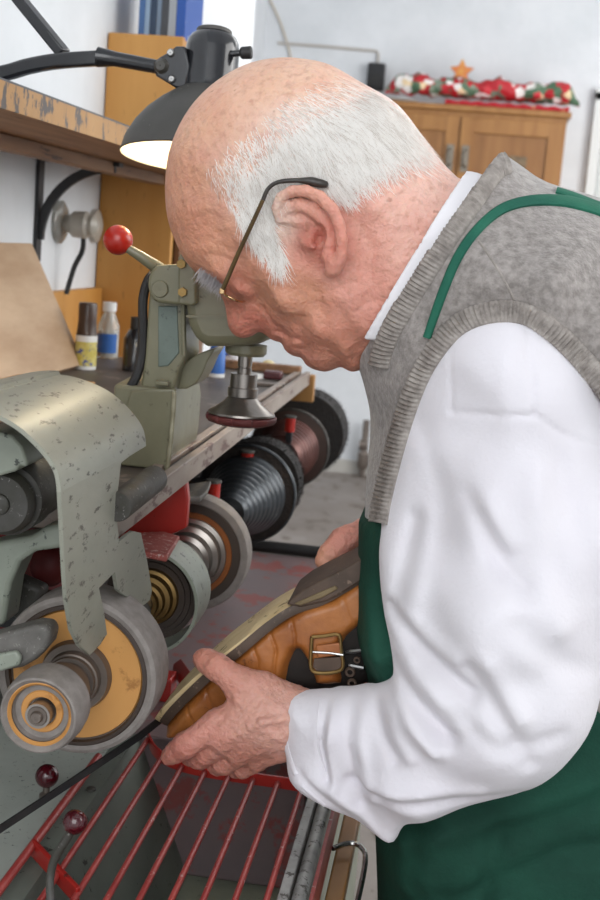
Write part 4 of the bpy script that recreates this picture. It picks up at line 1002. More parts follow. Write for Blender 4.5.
SYc = shep(SXg, SZg, sm([(500, 350, .93, .975), (450, 400, .93, .985), (560, 420, .9, .96), (420, 500, .93, .975), (500, 520, .88, .935), (400, 600, .92, .925), (500, 620, .85, .885), (620, 600, .85, .90), (430, 700, .88, .895), (520, 740, .84, .875), (350, 720, .93, .935), (300, 735, .94, .950), (400, 790, .88, .895), (330, 800, .91, .925)]), .03)
SW = shep(SXg, SZg, sm([(500, 360, .9, .105), (440, 400, .92, .10), (425, 430, .92, .09), (420, 480, .92, .078), (500, 500, .87, .088), (580, 500, .87, .085), (400, 600, .9, .062), (500, 620, .83, .076), (600, 620, .83, .072), (420, 700, .86, .055), (500, 740, .82, .062), (350, 710, .92, .042), (300, 715, .93, .036), (300, 760, .93, .034), (400, 780, .87, .046), (340, 800, .91, .026), (375, 830, .88, .014)]), .02)
SD = shep(SXg, SZg, sm([(500, 360, .9, .09), (500, 550, .85, .085), (400, 600, .9, .06), (520, 740, .82, .070), (400, 740, .88, .05), (320, 735, .93, .032), (385, 840, .87, .02), (330, 800, .9, .025)]), .02)
fl = [ # grooves and ridges of the shirt sleeve
    ([(328, 700), (324, 735), (330, 772)], -.0035, .0028, .92), ([(335, 700), (331, 738), (338, 775)], .0028, .004, .92),
    ([(350, 702), (348, 735), (362, 795)], -.0035, .005, .91), ([(364, 700), (362, 735), (374, 790)], .003, .005, .90), ([(377, 705), (384, 732), (397, 748)], -.0045, .005, .89), ([(390, 700), (398, 725), (412, 742)], .003, .005, .89),
    ([(392, 668), (420, 695), (449, 719)], -.008, .0060, .88), ([(385, 678), (412, 712), (436, 735)], .005, .006, .88), ([(392, 652), (428, 672), (460, 702)], .005, .007, .88),
    ([(389, 615), (420, 645), (472, 678)], -.007, .006, .87), ([(384, 600), (415, 622), (455, 640)], .004, .008, .88), ([(386, 632), (410, 652)], .004, .006, .88),
    ([(470, 668), (500, 715), (528, 760)], -.004, .007, .83), ([(488, 660), (520, 712)], .0035, .008, .83), ([(450, 720), (500, 745), (560, 735)], -.0025, .007, .83),
    ([(345, 803), (400, 806), (470, 800), (520, 790)], -.004, .005, .86), ([(360, 792), (420, 792), (480, 785)], .003, .006, .86), ([(330, 790), (360, 815), (385, 845)], .0035, .005, .90), ([(300, 775), (330, 800), (360, 830)], -.003, .0035, .91),
    ([(415, 520), (405, 560), (392, 605)], -.005, .007, .91), ([(428, 510), (422, 560), (412, 600)], .003, .008, .90), ([(470, 500), (500, 560), (520, 580)], -.0035, .007, .86), ([(487, 500), (512, 540)], .003, .007, .86), ([(540, 480), (535, 560), (560, 620)], .0035, .010, .85), ([(520, 620), (560, 660), (600, 680)], -.003, .009, .84),
    ([(452, 412), (490, 412), (530, 410)], -.0016, .0022, .90), ([(527, 330), (530, 370), (533, 410)], -.0014, .0022, .90), ([(533, 410), (560, 430), (600, 446)], -.0014, .0022, .90), ([(450, 350), (452, 412)], -.0010, .0020, .90),
    ([(560, 470), (590, 560), (600, 640)], -.0025, .01, .86), ([(420, 430), (440, 480)], -.0025, .008, .91)]
SW = SW + 1.7 * bumps2(SXg, SZg, fl, .9) + vnoise(SXg, SZg, 21, 55, .0016) + vnoise(SXg, SZg, 22, 130, .0006)
SW = np.maximum(SW, .004)
sY = sy_[None, :, None]
Fs = (np.sqrt(np.clip(1 - ds / SD, 0, None)[:, None, :] ** 2 + ((sY - SYc[:, None, :]) / SW[:, None, :]) ** 2) - 1) * .035
# hollow the cuff mouth
cuffp = halfplane(SXg, SZg, (281, 790), (286, 680), .94)[:, None, :]
Vs, Qs = isosurf(Fs, slo, h)
# far sleeve
fx, fy, fz = grid((-.03, 1.08, .95), (.22, 1.36, 1.36), .006)
FX, FY, FZ = fx[:, None, None], fy[None, :, None], fz[None, None, :]
Ff = smin(rcone(FX, FY, FZ, Vector((.10, 1.24, 1.26)), Vector((.12, 1.27, 1.04)), .065, .052), rcone(FX, FY, FZ, Vector((.12, 1.27, 1.04)), Vector((.005, 1.155, 1.085)), .052, .036), .02)
Vf, Qf = isosurf(Ff, (-.03, 1.08, .95), .006)

def join(*l):
    V = []; Q = []; k = 0
    for v, q in l: V.append(v); Q.append(q + k); k += len(v)
    return np.concatenate(V), np.concatenate(Q)

# skin material with stored tone
def skin_mat():
    m = bpy.data.materials.new('aged_skin'); m.use_nodes = True; nt = m.node_tree; N = nt.nodes; L = nt.links
    b = N['Principled BSDF']; b.inputs['Roughness'].default_value = .47; b.inputs['Specular IOR Level'].default_value = .4
    b.inputs['Subsurface Weight'].default_value = .25; b.inputs['Subsurface Radius'].default_value = (.010, .004, .002); b.inputs['Subsurface Scale'].default_value = .6
    at = N.new('ShaderNodeAttribute'); at.attribute_name = 'tone'
    tc = N.new('ShaderNodeTexCoord')
    def noi(s, d): n = N.new('ShaderNodeTexNoise'); n.inputs['Scale'].default_value = s; n.inputs['Detail'].default_value = d; L.new(tc.outputs['Object'], n.inputs['Vector']); return n
    def mix(a, bcol, f, mode='MIX'):
        x = N.new('ShaderNodeMix'); x.data_type = 'RGBA'; x.blend_type = mode; L.new(a, x.inputs[6]); x.inputs[7].default_value = lin(bcol); L.new(f, x.inputs[0]); return x.outputs[2]
    def rng(n, a, c, to):
        r = N.new('ShaderNodeMapRange'); r.inputs['From Min'].default_value = a; r.inputs['From Max'].default_value = c; r.inputs['To Max'].default_value = to; L.new(n.outputs['Fac'], r.inputs['Value']); return r.outputs[0]
    c = mix(at.outputs['Color'], '#cf9080', rng(noi(55, 5), .45, .75, .4))
    c = mix(c, '#b98470', rng(noi(170, 4), .50, .72, .5))
    c = mix(c, '#8f5a43', rng(noi(95, 2), .70, .76, .5))
    L.new(c, b.inputs['Base Color'])
    n1 = noi(420, 5); n2 = noi(150, 4)
    bp = N.new('ShaderNodeBump'); bp.inputs['Distance'].default_value = .0009; L.new(n1.outputs['Fac'], bp.inputs['Height'])
    b2 = N.new('ShaderNodeBump'); b2.inputs['Distance'].default_value = .0022; L.new(n2.outputs['Fac'], b2.inputs['Height']); L.new(bp.outputs[0], b2.inputs['Normal'])
    L.new(b2.outputs[0], b.inputs['Normal']); return m
M_skin = skin_mat()
V, Q = join((Vh, Qh), (Vl, Ql), (Vr, Qr), (Vb, Qb))
gb = gmesh(V, Q)
person = obj('person', gb, M_skin, label='elderly man with white hair and glasses bending over the machine, holding a shoe', cat='person', angle=0, clean=False)
pl_ = Vector(person['_loc'])
pts = np.array(V)
def tone_at(X, Z, lst, eps=.012):
    n = 0; d = 0
    for a, b, y, c in lst:
        x, z = xz(a, b, y); w = 1 / ((X - x) ** 2 + (Z - z) ** 2 + eps ** 2) ** 2; n = n + w[:, None] * np.array(lin(c)[:3]); d = d + w
    return n / d[:, None]
tones = [(260, 80, .97, '#e3b79d'), (300, 75, .97, '#e6bda5'), (200, 120, .97, '#dcab90'), (190, 180, .97, '#d49c80'), (190, 230, .97, '#cd8f74'), (220, 250, .97, '#cf9478'), (230, 330, .97, '#cf8472'), (245, 330, .97, '#cb7c6b'), (285, 350, .97, '#c88672'), (262, 290, .96, '#cf967a'), (300, 300, .96, '#d09478'), (330, 350, .96, '#cf8d76'), (360, 290, .96, '#dc9d8c'), (370, 230, .96, '#e2a998'), (400, 200, .96, '#e8b8a8'), (430, 190, .96, '#eabfb0'), (420, 240, .96, '#e6b3a3'), (310, 200, .95, '#dda08c'), (335, 240, .95, '#d9917f'), (317, 236, .95, '#b86a5c'), (237, 290, .97, '#bf7a66'), (300, 130, .96, '#e9d6cb'), (380, 130, .96, '#eadbd3'), (275, 220, .96, '#e2c8ba'), (230, 170, .96, '#dfb8a3'),
         (205, 661, .94, '#c98876'), (217, 690, .94, '#c98d7c'), (250, 715, .94, '#cf9c8c'), (280, 720, .94, '#d3a394'), (180, 748, .94, '#c07a6c'), (215, 730, .94, '#cc8d7e'), (250, 755, .94, '#bd8070'), (325, 562, 1.05, '#d59a80'), (345, 540, 1.06, '#d99383'), (372, 530, 1.08, '#df9f90')]
tc_ = tone_at(pts[:, 0], pts[:, 2], tones)
ca = person.data.color_attributes.new('tone', 'FLOAT_COLOR', 'POINT')
ca.data.foreach_set('color', np.concatenate([tc_, np.ones((len(tc_), 1))], 1).astype(np.float32).ravel())

# ------------------------------------------------------------------ clothes
def knit_mat(name, c1, c2):
    m = mat(name, c1, c2, rough=.95, scale=150, detail=4, lo=.35, hi=.65, spec=.15, bump=.0012, bscale=420)
    m.node_tree.nodes['Principled BSDF'].inputs['Sheen Weight'].default_value = .35
    return m
M_knit = knit_mat('grey_wool', '#a19a96', '#7f7975')
M_shirt = mat('white_cotton', '#e2dfe4', '#dcd8de', rough=.8, scale=6, spec=.2, bump=.0004, bscale=300)
M_shirt.node_tree.nodes['Principled BSDF'].inputs['Sheen Weight'].default_value = .2
M_apron = mat('green_cotton', '#1f4a3c', '#193c31', rough=.8, scale=14, spec=.2, bump=.0005, bscale=350)
M_strap = mat('green_strap', '#2c6b56', '#22594a', rough=.75, scale=20, spec=.2, bump=.0004, bscale=400)
vest = obj('vest', gmesh(Vv, Qv), M_knit, person, angle=0, clean=False, label='grey knitted sleeveless vest')
shirt = obj('shirt', gmesh(*join((Vs, Qs), (Vf, Qf))), M_shirt, person, angle=0, clean=False, label='white cotton shirt')
apron = obj('apron', gmesh(Va, Qa), M_apron, person, angle=0, clean=False, label='dark green work apron')
trs = obj('trousers', gmesh(Vt, Qt), mat('dark_trousers', '#2d3038', '#25272d', rough=.9, scale=30), person, angle=0, clean=False)
for fy_ in (.97, 1.20):
    g = G(); rows = []
    for i in range(15):
        t = i / 14; x = .18 - .29 * t; wd = .045 * (1 - abs(2 * t - .9) ** 4 * .55); ht = .075 * (1 - t) ** .7 + .032
        rows.append([Vector((x, fy_ + wd * cos(a), (.002 if sin(a) < 0 else .002 + ht * sin(a)))) for a in [2 * pi * k / 16 for k in range(17)]])
    g.sheet(rows); g.add(rows[0][:16], [tuple(range(16))]); g.add(rows[-1][:16], [tuple(range(16))])
    obj('work_shoe', g, M_lamp, person, angle=50)

# shirt collar around the neck
xs_c, ys_c, zs_c = grid((-.13, .93, 1.17), (.06, 1.16, 1.47), .0024)
CX, CZg = np.meshgrid(xs_c, zs_c, indexing='ij')
cd = polydist(CX, CZg, hp)
cW = shep(CX, CZg, [xz(a, b, 1.0) + (v,) for a, b, v in [(380, 320, .064), (400, 280, .067), (430, 220, .069), (480, 160, .060), (450, 300, .069)]], .02)
cpoly = smoothpoly([xz(a, b, 1.04) for a, b in [(498, 148), (486, 146), (440, 175), (405, 235), (375, 300), (362, 345), (362, 372), (380, 380), (440, 330), (505, 200)]], 3)
cpd = polydist(CX, CZg, cpoly)
hpA = halfplane(CX, CZg, (381, 312), (480, 147), 1.0); hpB = halfplane(CX, CZg, (392, 352), (515, 165), 1.0)
def cyl(off):
    d = np.clip(1 - (np.minimum(cd, .2) + off) / .062, 0, None)
    return (np.sqrt(d[:, None, :] ** 2 + ((ys_c[None, :, None] - YH) / (cW + off)[:, None, :]) ** 2) - 1) * .06
Fco = np.maximum(np.maximum(cyl(.0075), -cyl(.0030)), np.maximum(np.maximum(hpA, -hpB), P(375, 338, Y=1.0).z - CZg)[:, None, :])
Vc, Qc = isosurf(Fco, (-.13, .93, 1.17), .0024)
M_collar = mat('white_collar_cotton', '#eceaee', rough=.7, spec=.2)
obj('shirt_collar', gmesh(Vc, Qc), M_collar, shirt, angle=0, clean=False)

# ribbons laid on the clothes
def bvh_of(*objs):
    vs = []; fs = []
    for o in objs:
        k = len(vs); off = Vector(o['_loc'])
        vs += [v.co + off for v in o.data.vertices]; fs += [tuple(i + k for i in p.vertices) for p in o.data.polygons]
    return BVHTree.FromPolygons(vs, fs)
B_all = bvh_of(vest, shirt); B_v = bvh_of(vest, apron)
CAMP = Vector((0, 0, CZ))
def hit(bv, px_, py_):
    d = Vector(ray(px_, py_)); d.normalize(); r = bv.ray_cast(CAMP, d)
    return r[0], r[1]
def ribbon(name, bv, line, widths, thick, m, parent, rib=0, sub=10, lift=.0, label=None, nc=6):
    cl = catmull([Vector((a, b, 0)) for a, b in line], sub)
    # resample
    L = [0]
    for i in range(1, len(cl)): L.append(L[-1] + (cl[i] - cl[i - 1]).length)
    n = max(int(L[-1] / (1.0 if rib else 3.0)), 8); rows = []; last = None
    for i in range(n + 1):
        s = L[-1] * i / n; j = max(k for k in range(len(L)) if L[k] <= s + 1e-9); j = min(j, len(cl) - 2)
        t = (s - L[j]) / max(L[j + 1] - L[j], 1e-9); c = cl[j].lerp(cl[j + 1], t); tg = (cl[j + 1] - cl[j]).normalized(); nn = Vector((-tg.y, tg.x, 0))
        w = widths[0] + (widths[1] - widths[0]) * i / n
        row = []
        for k in range(nc + 1):
            u = -1 + 2 * k / nc
            q = c + nn * (w / 2 * u); p, nr = hit(bv, q.x, q.y)
            if p is None: row.append(None); continue
            row.append((p, nr, u))
        good = [r for r in row if r]
        if len(good) < 3: continue
        nav = Vector((0, 0, 0))
        for r in good:
            if r[1].y < -.3: nav += r[1]
        if nav.length < 1e-6: continue
        nav.normalize()
        if nav.y > 0: nav = -nav
        # fill holes
        row = [r if r else min(good, key=lambda g_: abs(g_[2] - (-1 + 2 * kk / nc))) for kk, r in enumerate(row)]
        yy = sorted(r[0].y for r in row)[len(row) // 2]
        out = []
        for (p, nr, u) in row:
            hh = thick * (1 - u ** 4 * .75) + lift
            if rib: hh += .0019 * (.5 + .5 * sin(2 * pi * s / rib)) * (1 - u * u * .5)
            out.append(p + nav * hh)
        back = [r[0] - nav * .004 for r in row[::-1]]
        rows.append(out + back + [out[0]])
    # smooth rows lightly along
    R = [[v.copy() for v in r] for r in rows]
    for it in range(2 if rib else 4):
        for i in range(1, len(R) - 1):
            for k in range(len(R[i])):
                if not rib: rows[i][k] = (R[i - 1][k] + R[i][k] * 2 + R[i + 1][k]) / 4
        R = [[v.copy() for v in r] for r in rows]
    if len(rows) < 3: print('RIBBON FAIL', name); return None
    g = G().sheet(rows)
    return obj(name, g, m, parent, angle=60, label=label)
M_rib = mat('grey_wool_ribbing', '#a8a19b', '#88817c', rough=.95, scale=120, spec=.15, bump=.0006, bscale=500)
arm_line = [(379, 524), (382, 505), (388, 478), (398, 440), (410, 402), (423, 371), (439, 346), (458, 326), (482, 315), (510, 312), (534, 318), (555, 333), (575, 352), (596, 375), (614, 398), (634, 428), (652, 470), (661, 530)]
ribbon('armhole_band', B_all, arm_line, (17, 25), .0042, M_rib, vest, rib=4.6, nc=8, label='ribbed band around the armhole')
neck_line = [(379, 366), (386, 342), (402, 311), (424, 275), (449, 235), (474, 198), (494, 170), (506, 163)]
ribbon('neck_band', bvh_of(vest), neck_line, (20, 24), .0030, M_rib, vest, rib=4.4, nc=8, label='ribbed band around the neckline')
ribbon('apron_strap', B_v, [(427, 338), (434, 318), (444, 291), (457, 260), (475, 233), (498, 212), (522, 203), (548, 201), (575, 204), (612, 216), (650, 240), (684, 280)], (8, 11), .0013, M_strap, apron, lift=.0016, label='green shoulder strap')
ribbon('apron_strap', B_v, [(556, 191), (572, 196), (590, 203), (625, 217), (655, 236)], (5, 8), .0013, M_strap, apron, lift=.0012, label='green shoulder strap')
ribbon('shoulder_seam', B_v, [(478, 240), (492, 260), (507, 285), (514, 300)], (2.5, 2.5), .0008, M_rib, vest, nc=3)
# cuff
ribbon('cuff_edge', bvh_of(shirt), [(287, 700), (284, 715), (284, 735), (289, 758), (296, 775)], (5, 5), .0012, M_shirt, shirt, nc=3)
ribbon('cuff_seam', bvh_of(shirt), [(322, 692), (318, 715), (318, 745), (326, 775)], (2.2, 2.2), .0006, M_shirt, shirt, nc=3)
ribbon('cuff_tail_hem', bvh_of(shirt), [(302, 786), (325, 806), (350, 826), (376, 843)], (4, 4), .0010, M_shirt, shirt, nc=3)

# ------------------------------------------------------------------ glasses
gl = thing('x', 'x', 'x', (0, 0, 0)); bpy.data.objects.remove(gl)
M_frame = mat('brass_brown_frame', '#7a6544', '#5f4f38', rough=.3, metal=.8, scale=30)
M_tip = mat('dark_temple_tip', '#35302c', rough=.35)
M_gold = mat('gold_rim', '#c9a77c', rough=.2, metal=1)
def tplace(y_off=0):
    return [P(263, 200, Y=.949), P(252, 224, Y=.951), P(238, 254, Y=.957), (P(223, 289, Y=.963))]
tmp = tplace()
eg = obj('eyeglasses', G().tube(tmp, [.0016, .0017, .0018, .0019], 10), M_frame, person, label='thin brass-framed eyeglasses')
obj('temple_tip', G().tube(catmull([P(263, 200, Y=.949), P(268, 189, Y=.9485), P(277, 182.5, Y=.948), P(292, 180.5, Y=.9475), P(308, 181, Y=.948), P(318, 183, Y=.949), P(328, 185, Y=.951)], 5), [.0016] * 12 + [.0018] * 6 + [.0022, .0026, .0030, .0033, .0035, .0035, .0034, .0033, .0033, .0032, .0028, .0025, .0012], 12), M_tip, eg)
u0 = P(222, 291, Y=.985); u1 = P(242, 302, Y=.985); ud = (u1 - u0); mid = (u0 + u1) / 2
for s in (-1, 1):
    c0 = Vector((mid.x, YH + s * .033, mid.z))
    if s == -1: c0 = Vector((mid.x, .996, mid.z))
    ring = [c0 + ud * .5 * (abs(sin(a)) ** .7 * (1 if sin(a) > 0 else -1)) + Vector((0, .024, 0)) * (abs(cos(a)) ** .7 * (1 if cos(a) > 0 else -1)) for a in [2 * pi * k / 40 for k in range(41)]]
    obj('rim', G().tube(ring, .0010, 8, cap=False), M_gold, eg)
    nl = ud.cross(Vector((0, 1, 0))).normalized() * .0009
    obj('lens', G().prism(ring[:-1], nl), mat('lens_glass', '#f4f0ee', rough=.02, trans=1.0, alpha=.35), eg)
obj('bridge', G().tube([Vector((u0.x, 1.018, u0.z)), Vector((u0.x - .004, 1.03, u0.z + .002)), Vector((u0.x, 1.042, u0.z))], .0011, 8), M_gold, eg)
obj('hinge', G().box(P(223, 291, Y=.967), (.004, .010, .005)), M_gold, eg, bev=.0008)
obj('far_temple', G().tube([Vector((p.x, 2 * YH - p.y - .002, p.z)) for p in tmp] + [], .0017, 8), M_frame, eg)

# ------------------------------------------------------------------ hair
random.seed(11)
bvH = BVHTree.FromPolygons([Vector(v) for v in Vh], [tuple(q) for q in Qh])
hairpx = [(333, 69), (362, 83), (397, 104), (424, 134), (446, 163), (430, 172), (405, 176), (385, 188), (368, 196), (350, 204), (338, 196), (322, 186), (300, 184), (284, 186), (274, 198), (271, 215), (277, 235), (286, 252), (284, 264), (270, 263), (257, 250), (247, 228), (232, 205), (216, 188), (208, 170), (222, 152), (250, 130), (280, 104), (308, 82)]
hpoly = [xz(a, b, .975) for a, b in hairpx]
hx = [p[0] for p in hpoly]; hz = [p[1] for p in hpoly]
dirs = [(225, 165, .45, .9), (260, 140, .6, .8), (300, 110, .8, .6), (340, 90, .9, .45), (400, 120, .65, .75), (435, 160, .75, .65), (380, 160, .55, .85), (330, 160, .55, .85), (290, 165, .3, .95), (255, 190, .25, .95), (262, 230, .3, .95), (280, 255, .1, 1.0), (400, 180, .7, .7)]
dps = []
for a, b, dx, dy in dirs:
    x, z = xz(a, b, .96); q = xz(a + dx * 10, b + dy * 10, .96); v = Vector((q[0] - x, 0, q[1] - z)).normalized(); dps.append((x, z, v))
def inpoly(x, z):
    c = False; n = len(hx); j = n - 1
    for i in range(n):
        if (hz[i] > z) != (hz[j] > z) and x < (hx[j] - hx[i]) * (z - hz[i]) / (hz[j] - hz[i]) + hx[i]: c = not c
        j = i
    return c
HX = np.array(hpoly)
front = [xz(a, b, .975) for a, b in [(216, 188), (208, 170), (222, 152), (250, 130), (280, 104), (308, 82), (333, 69)]]
low_b = [xz(a, b, .975) for a, b in [(446, 163), (430, 172), (405, 176), (385, 188), (368, 196)]]
def dseg(x, z, L): return min(float(seg2(np.array(x), np.array(z), L[i], L[i + 1])) for i in range(len(L) - 1))
g = G(); g2 = G(); made = 0; tries = 0
while made < 17000 and tries < 90000:
    tries += 1
    x = random.uniform(min(hx), max(hx)); z = random.uniform(min(hz), max(hz))
    if not inpoly(x, z): continue
    df = dseg(x, z, front)
    if df < .035 and random.random() > .06 + .94 * (df / .035) ** 1.3: continue
    dl = dseg(x, z, low_b)
    if dl < .025 and random.random() > .10 + .9 * dl / .025: continue
    side = -1 if random.random() < .62 else 1
    r = bvH.ray_cast(Vector((x, YH + side * .2, z)), Vector((0, -side, 0)))
    if r[0] is None: continue
    p, n = r[0], r[1]
    if n.y * side < 0: n = -n
    w = Vector((0, 0, 0))
    for a, b, v in dps: w += v / ((x - a) ** 2 + (z - b) ** 2 + 1e-4)
    w.normalize(); ang = random.gauss(0, .22) + .35 * noise.noise(Vector((x * 60, side * 3, z * 60)))
    w = Vector((w.x * cos(ang) - w.z * sin(ang), random.gauss(0, .15), w.x * sin(ang) + w.z * cos(ang)))
    if df < .02: ln = random.uniform(.007, .013)
    else: ln = random.uniform(.012, .024)
    if z < P(0, 215, Y=.96).z and x < P(290, 0, Y=.96).x: ln *= .6
    segs = 4; wd = random.uniform(.00016, .00036); lift = random.uniform(.0005, .0022)
    if dl < .02: ln *= .55
    pts_ = [p - n * .0006]; q = p
    for k in range(segs):
        t = (w - n * w.dot(n)).normalized(); q = q + t * ln / segs
        nr = bvH.find_nearest(q)
        if nr[0] is not None:
            nn = nr[1]
            if nn.dot(n) < 0: nn = -nn
            n = nn; q = nr[0] + n * lift * (k + 1) / segs * (1.0 + .5 * random.random())
        pts_.append(q.copy())
    s_ = t.cross(n).normalized(); vs = []
    for k, pp in enumerate(pts_):
        ww = wd * (1 - (k / segs) ** 2 * .9); vs += [pp - s_ * ww, pp + s_ * ww]
    (g if random.random() < .8 else g2).add(vs, [(2 * k, 2 * k + 1, 2 * k + 3, 2 * k + 2) for k in range(segs)])
    made += 1
def hair_mat(name, c):
    m = mat(name, c, rough=.5, spec=.3); nt = m.node_tree; b = nt.nodes['Principled BSDF']
    tr = nt.nodes.new('ShaderNodeBsdfTranslucent'); tr.inputs[0].default_value = lin(c); mx = nt.nodes.new('ShaderNodeMixShader'); mx.inputs[0].default_value = .45
    nt.links.new(b.outputs[0], mx.inputs[1]); nt.links.new(tr.outputs[0], mx.inputs[2]); nt.links.new(mx.outputs[0], nt.nodes['Material Output'].inputs[0]); return m
hm = hair_mat('white_hair', '#fffdfa')
ho = obj('hair', g, hm, person, angle=0, clean=False, label='short white hair')
ho2 = obj('grey_hair_strands', g2, hair_mat('silver_hair', '#e0dad4'), ho, angle=0, clean=False)
# eyebrow
g = G()
for i in range(420):
    t = random.random(); a = 199 + 24 * t + random.gauss(0, 1.5); b = 271 + 14 * t + random.gauss(0, 2.2)
    side = -1
    x, z = xz(a, b, .99)
    r = bvH.ray_cast(Vector((x, YH - .2, z)), Vector((0, 1, 0)))
    if r[0] is None: continue
    p, n = r[0], r[1]
    if n.y > 0: n = -n
    d = Vector((random.gauss(-.25, .25), random.gauss(-.2, .3), random.gauss(-.9, .2))).normalized(); ln = random.uniform(.006, .012)
    t1 = (d - n * d.dot(n) * .6).normalized(); s_ = t1.cross(n).normalized() * .00022
    p2 = p + t1 * ln * .5 + n * .0015; p3 = p + t1 * ln + n * .002
    g.add([p - s_, p + s_, p2 - s_, p2 + s_, p3], [(0, 1, 3, 2), (2, 3, 4)])
obj('eyebrow', g, hair_mat('eyebrow_hair', '#c9c6c8'), person, angle=0, clean=False)

# ------------------------------------------------------------------ the shoe being ground
M_leather = mat('tan_leather', '#b26f36', '#84491d', rough=.40, scale=24, c3='#6f3f1e', s3=60, t3=.7, bump=.0004, bscale=180, coat=.1)
M_leather2 = mat('strap_leather', '#a9683a', '#8f5229', rough=.45, scale=25, bump=.0003, bscale=180)
M_sole = mat('dark_brown_sole', '#5a483c', '#45372d', rough=.6, scale=30, c3='#7a6657', s3=80, t3=.66)
M_palesole = mat('pale_sanded_leather', '#e3cda2', '#d2b888', rough=.7, scale=30, c3='#8a7150', s3=50, t3=.66)
M_lining = mat('dark_shoe_lining', '#1c1714', '#2a211c', rough=.8, scale=30)
SY0 = 1.005
shc = P(260, 660, Y=SY0)
shoe = thing('leather_shoe', 'tan leather buckle shoe held sole-up against the grinding wheel by both hands', 'shoe', (shc.x, SY0, .94))
uppx = [(159, 744), (160, 730), (178, 707), (200, 682), (229, 654), (265, 624), (301, 604), (330, 596), (355, 577), (395, 552), (405, 590), (392, 615), (362, 631), (350, 641), (345, 650), (343, 660), (346, 680), (343, 690), (325, 692), (312, 690), (305, 668), (297, 655), (292, 668), (288, 688), (262, 702), (230, 722), (200, 737), (172, 748), (158, 749)]
up = [xz(a, b, .972) for a, b in uppx]
h = .0015
ulo = (-.275, .955, .925); uhi = (-.045, 1.055, 1.125)
ux, uy, uz = grid(ulo, uhi, h); UX, UZ = np.meshgrid(ux, uz, indexing='ij')
du = polydist(UX, UZ, up)
UW = shep(UX, UZ, [xz(a, b, .97) + (v,) for a, b, v in [(160, 738, .026), (200, 705, .036), (240, 675, .040), (300, 640, .037), (340, 630, .034), (380, 590, .032), (330, 670, .034)]], .02)
UW = UW + bumps2(UX, UZ, [([(269, 631), (276, 650), (273, 676)], -.0022, .0012), ([(252, 645), (258, 660), (257, 680)], -.0020, .0012), ([(290, 617), (294, 634), (295, 650)], -.0020, .0012), ([(205, 690), (212, 712)], -.002, .0012), ([(185, 710), (193, 728)], -.002, .0012), ([(342, 600), (352, 626)], -.001, .001)], .968)
UY = uy[None, :, None]
Fu = (np.sqrt(np.clip(1 - du / .012, 0, None)[:, None, :] ** 2 + ((UY - SY0) / UW[:, None, :]) ** 2) - 1) * .012
inn = (np.sqrt(np.clip(1 - (du + .02) / .03, 0, None)[:, None, :] ** 2 + ((UY - SY0) / (UW - .003)[:, None, :]) ** 2) - 1) * .012

Vu, Qu = isosurf(Fu, ulo, h)
obj('upper', gmesh(Vu, Qu), M_leather, shoe, angle=0, clean=False)
lp_ = [xz(a, b, .985) for a, b in [(190, 725), (240, 670), (300, 625), (360, 600), (392, 575), (400, 620), (385, 668), (362, 690), (300, 697), (240, 715)]]
dl_ = polydist(UX, UZ, smoothpoly(lp_, 3))
Fl_ = (np.sqrt(np.clip(1 - dl_ / .02, 0, None)[:, None, :] ** 2 + ((UY - SY0) / .0265) ** 2) - 1) * .02
Vu, Qu = isosurf(Fl_, ulo, h)
obj('lining', gmesh(Vu, Qu), M_lining, shoe, angle=0, clean=False)
# sole layers
stn = [(147, 731, .020), (152, 722, .048), (165, 706, .066), (190, 681, .080), (215, 659, .087), (240, 640, .088), (262, 623, .083), (283, 610, .074), (301, 603, .068), (318, 598, .066), (340, 586, .066), (360, 573, .066), (382, 557, .062), (398, 545, .046), (405, 540, .022)]
base = catmull([Vector((a, b, w * 1000)) for a, b, w in stn], 4)
def layer(t0f, t1f, wadd, name, m, i0=0, i1=None, par=None):
    rows = []; B = base[i0:i1]
    for i, p in enumerate(B):
        a = B[max(i - 1, 0)]; c = B[min(i + 1, len(B) - 1)]; t = Vector((c.x - a.x, c.y - a.y)).normalized(); n = Vector((-t.y, t.x))   # towards upper (down-right)
        if n.y < 0: n = -n
        f = i / (len(B) - 1); w = p.z / 1000 / 2 + wadd
        o = []
        q0 = xz(p.x + n.x * t0f(f), p.y + n.y * t0f(f), .97); q1 = xz(p.x + n.x * t1f(f), p.y + n.y * t1f(f), .97)
        e = .0012
        for (q, ww) in ((q0, w - e), (q0, -w + e)): o.append(Vector((q[0], SY0 - ww, q[1])))
        m_ = ((q0[0] + q1[0]) / 2, (q0[1] + q1[1]) / 2)
        o.append(Vector((m_[0], SY0 + w, m_[1])))
        for (q, ww) in ((q1, -w + e), (q1, w - e)): o.append(Vector((q[0], SY0 - ww, q[1])))
        o.append(Vector((m_[0], SY0 - w, m_[1])))
        rows.append(o + [o[0]])
    g = G().sheet(rows); g.add(rows[0][:6], [tuple(range(6))]); g.add(rows[-1][:6], [tuple(range(6))])
    return obj(name, g, m, par or shoe, angle=40)
nb = len(base)
layer(lambda f: 0, lambda f: max(9.5 * (1 - f), .6), -.0012, 'outsole', M_palesole, 0, 31)
layer(lambda f: 6.5 * max(0, 1 - f * 1.9), lambda f: 6.5 * max(0, 1 - f * 1.9) + 9.5, 0, 'midsole', M_sole)
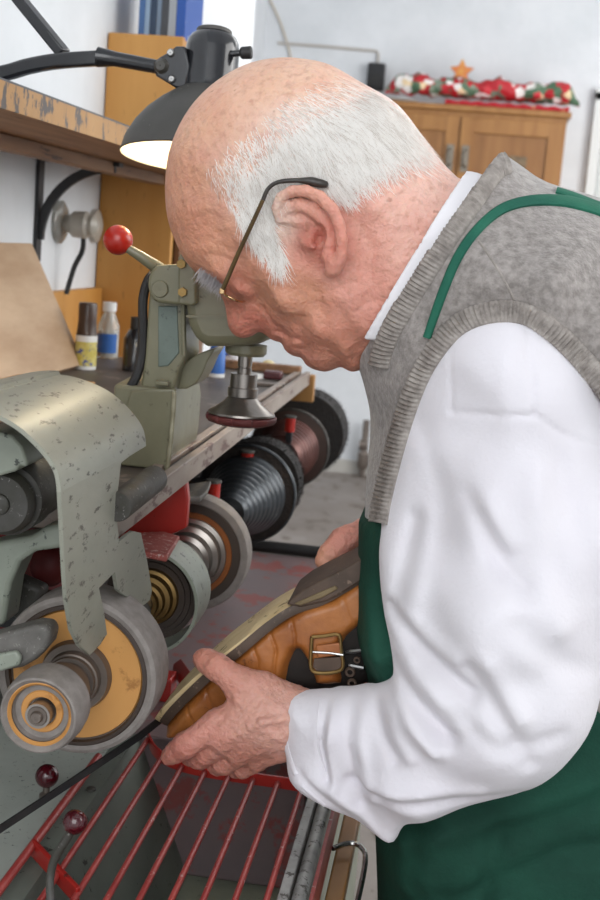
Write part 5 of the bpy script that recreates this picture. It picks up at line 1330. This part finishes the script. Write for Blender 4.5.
hl = [P(a, b, Y=.97) for a, b in ((286, 605), (290, 600), (303, 590), (320, 581), (348, 567), (375, 550), (396, 536), (404, 540), (408, 552), (384, 566), (362, 581), (343, 593), (328, 601), (301, 608))]
he = obj('heel', G().prism(hl, (0, .068, 0)), M_sole, shoe, bev=.002)
hl2 = [P(a, b, Y=.968) for a, b in ((294, 604), (316, 594), (335, 586), (338, 589), (322, 598), (300, 606))]
obj('heel_layer', G().prism(hl2, (0, .003, 0)), mat('heel_edge_leather', '#7b6a4c', '#655438', rough=.6, scale=30), he, bev=.001)
# buckle and strap
yb_ = .9665
bk = [P(a, b, Y=yb_) for a, b in ((312, 637), (325, 636), (339, 635), (341, 650), (343, 666), (336, 672), (318, 673), (311, 668), (311, 652))]
bks_ = catmull(bk + [bk[0]], 3)
bko = obj('buckle', G().tube(bks_, .0016, 10, cap=False), M_brass, shoe)
obj('buckle_prong', G().tube([P(313, 652, Y=yb_ - .001), P(330, 653, Y=yb_ - .002), P(343, 655, Y=yb_ - .001)], .0011, 8), M_bright, bko)
sq_ = [P(a, b, Y=yb_ - .0012) for a, b in ((316, 646), (340, 643), (342, 655), (318, 658))]
obj('strap_end', G().prism(sq_, (0, .004, 0)), M_leather2, shoe, bev=.001)
sq_ = [P(a, b, Y=yb_ + .001) for a, b in ((314, 659), (341, 657), (342, 668), (336, 672), (318, 672), (313, 667))]
obj('buckle_plate', G().prism(sq_, (0, .003, 0)), M_sole, shoe)
for a, b, l in (((346, 652), (362, 650), 1), ((349, 665), (364, 668), 1)):
    obj('lace_bar', G().tube([P(*a, Y=.975), P(*b, Y=.972)], .002, 8), M_bright if l else M_sole, shoe)
for a, b, r_ in ((350, 672, .0045), (357, 660, .003), (352, 683, .004)):
    c = P(a, b, Y=.974)
    obj('eyelet', G().lathe([(0, r_ * .5), (0, r_), (-.0015, r_ * .8), (-.0015, r_ * .5)], c, n=20), M_sole, shoe)
for o in bpy.data.objects:
    if '_loc' in o: del o['_loc']
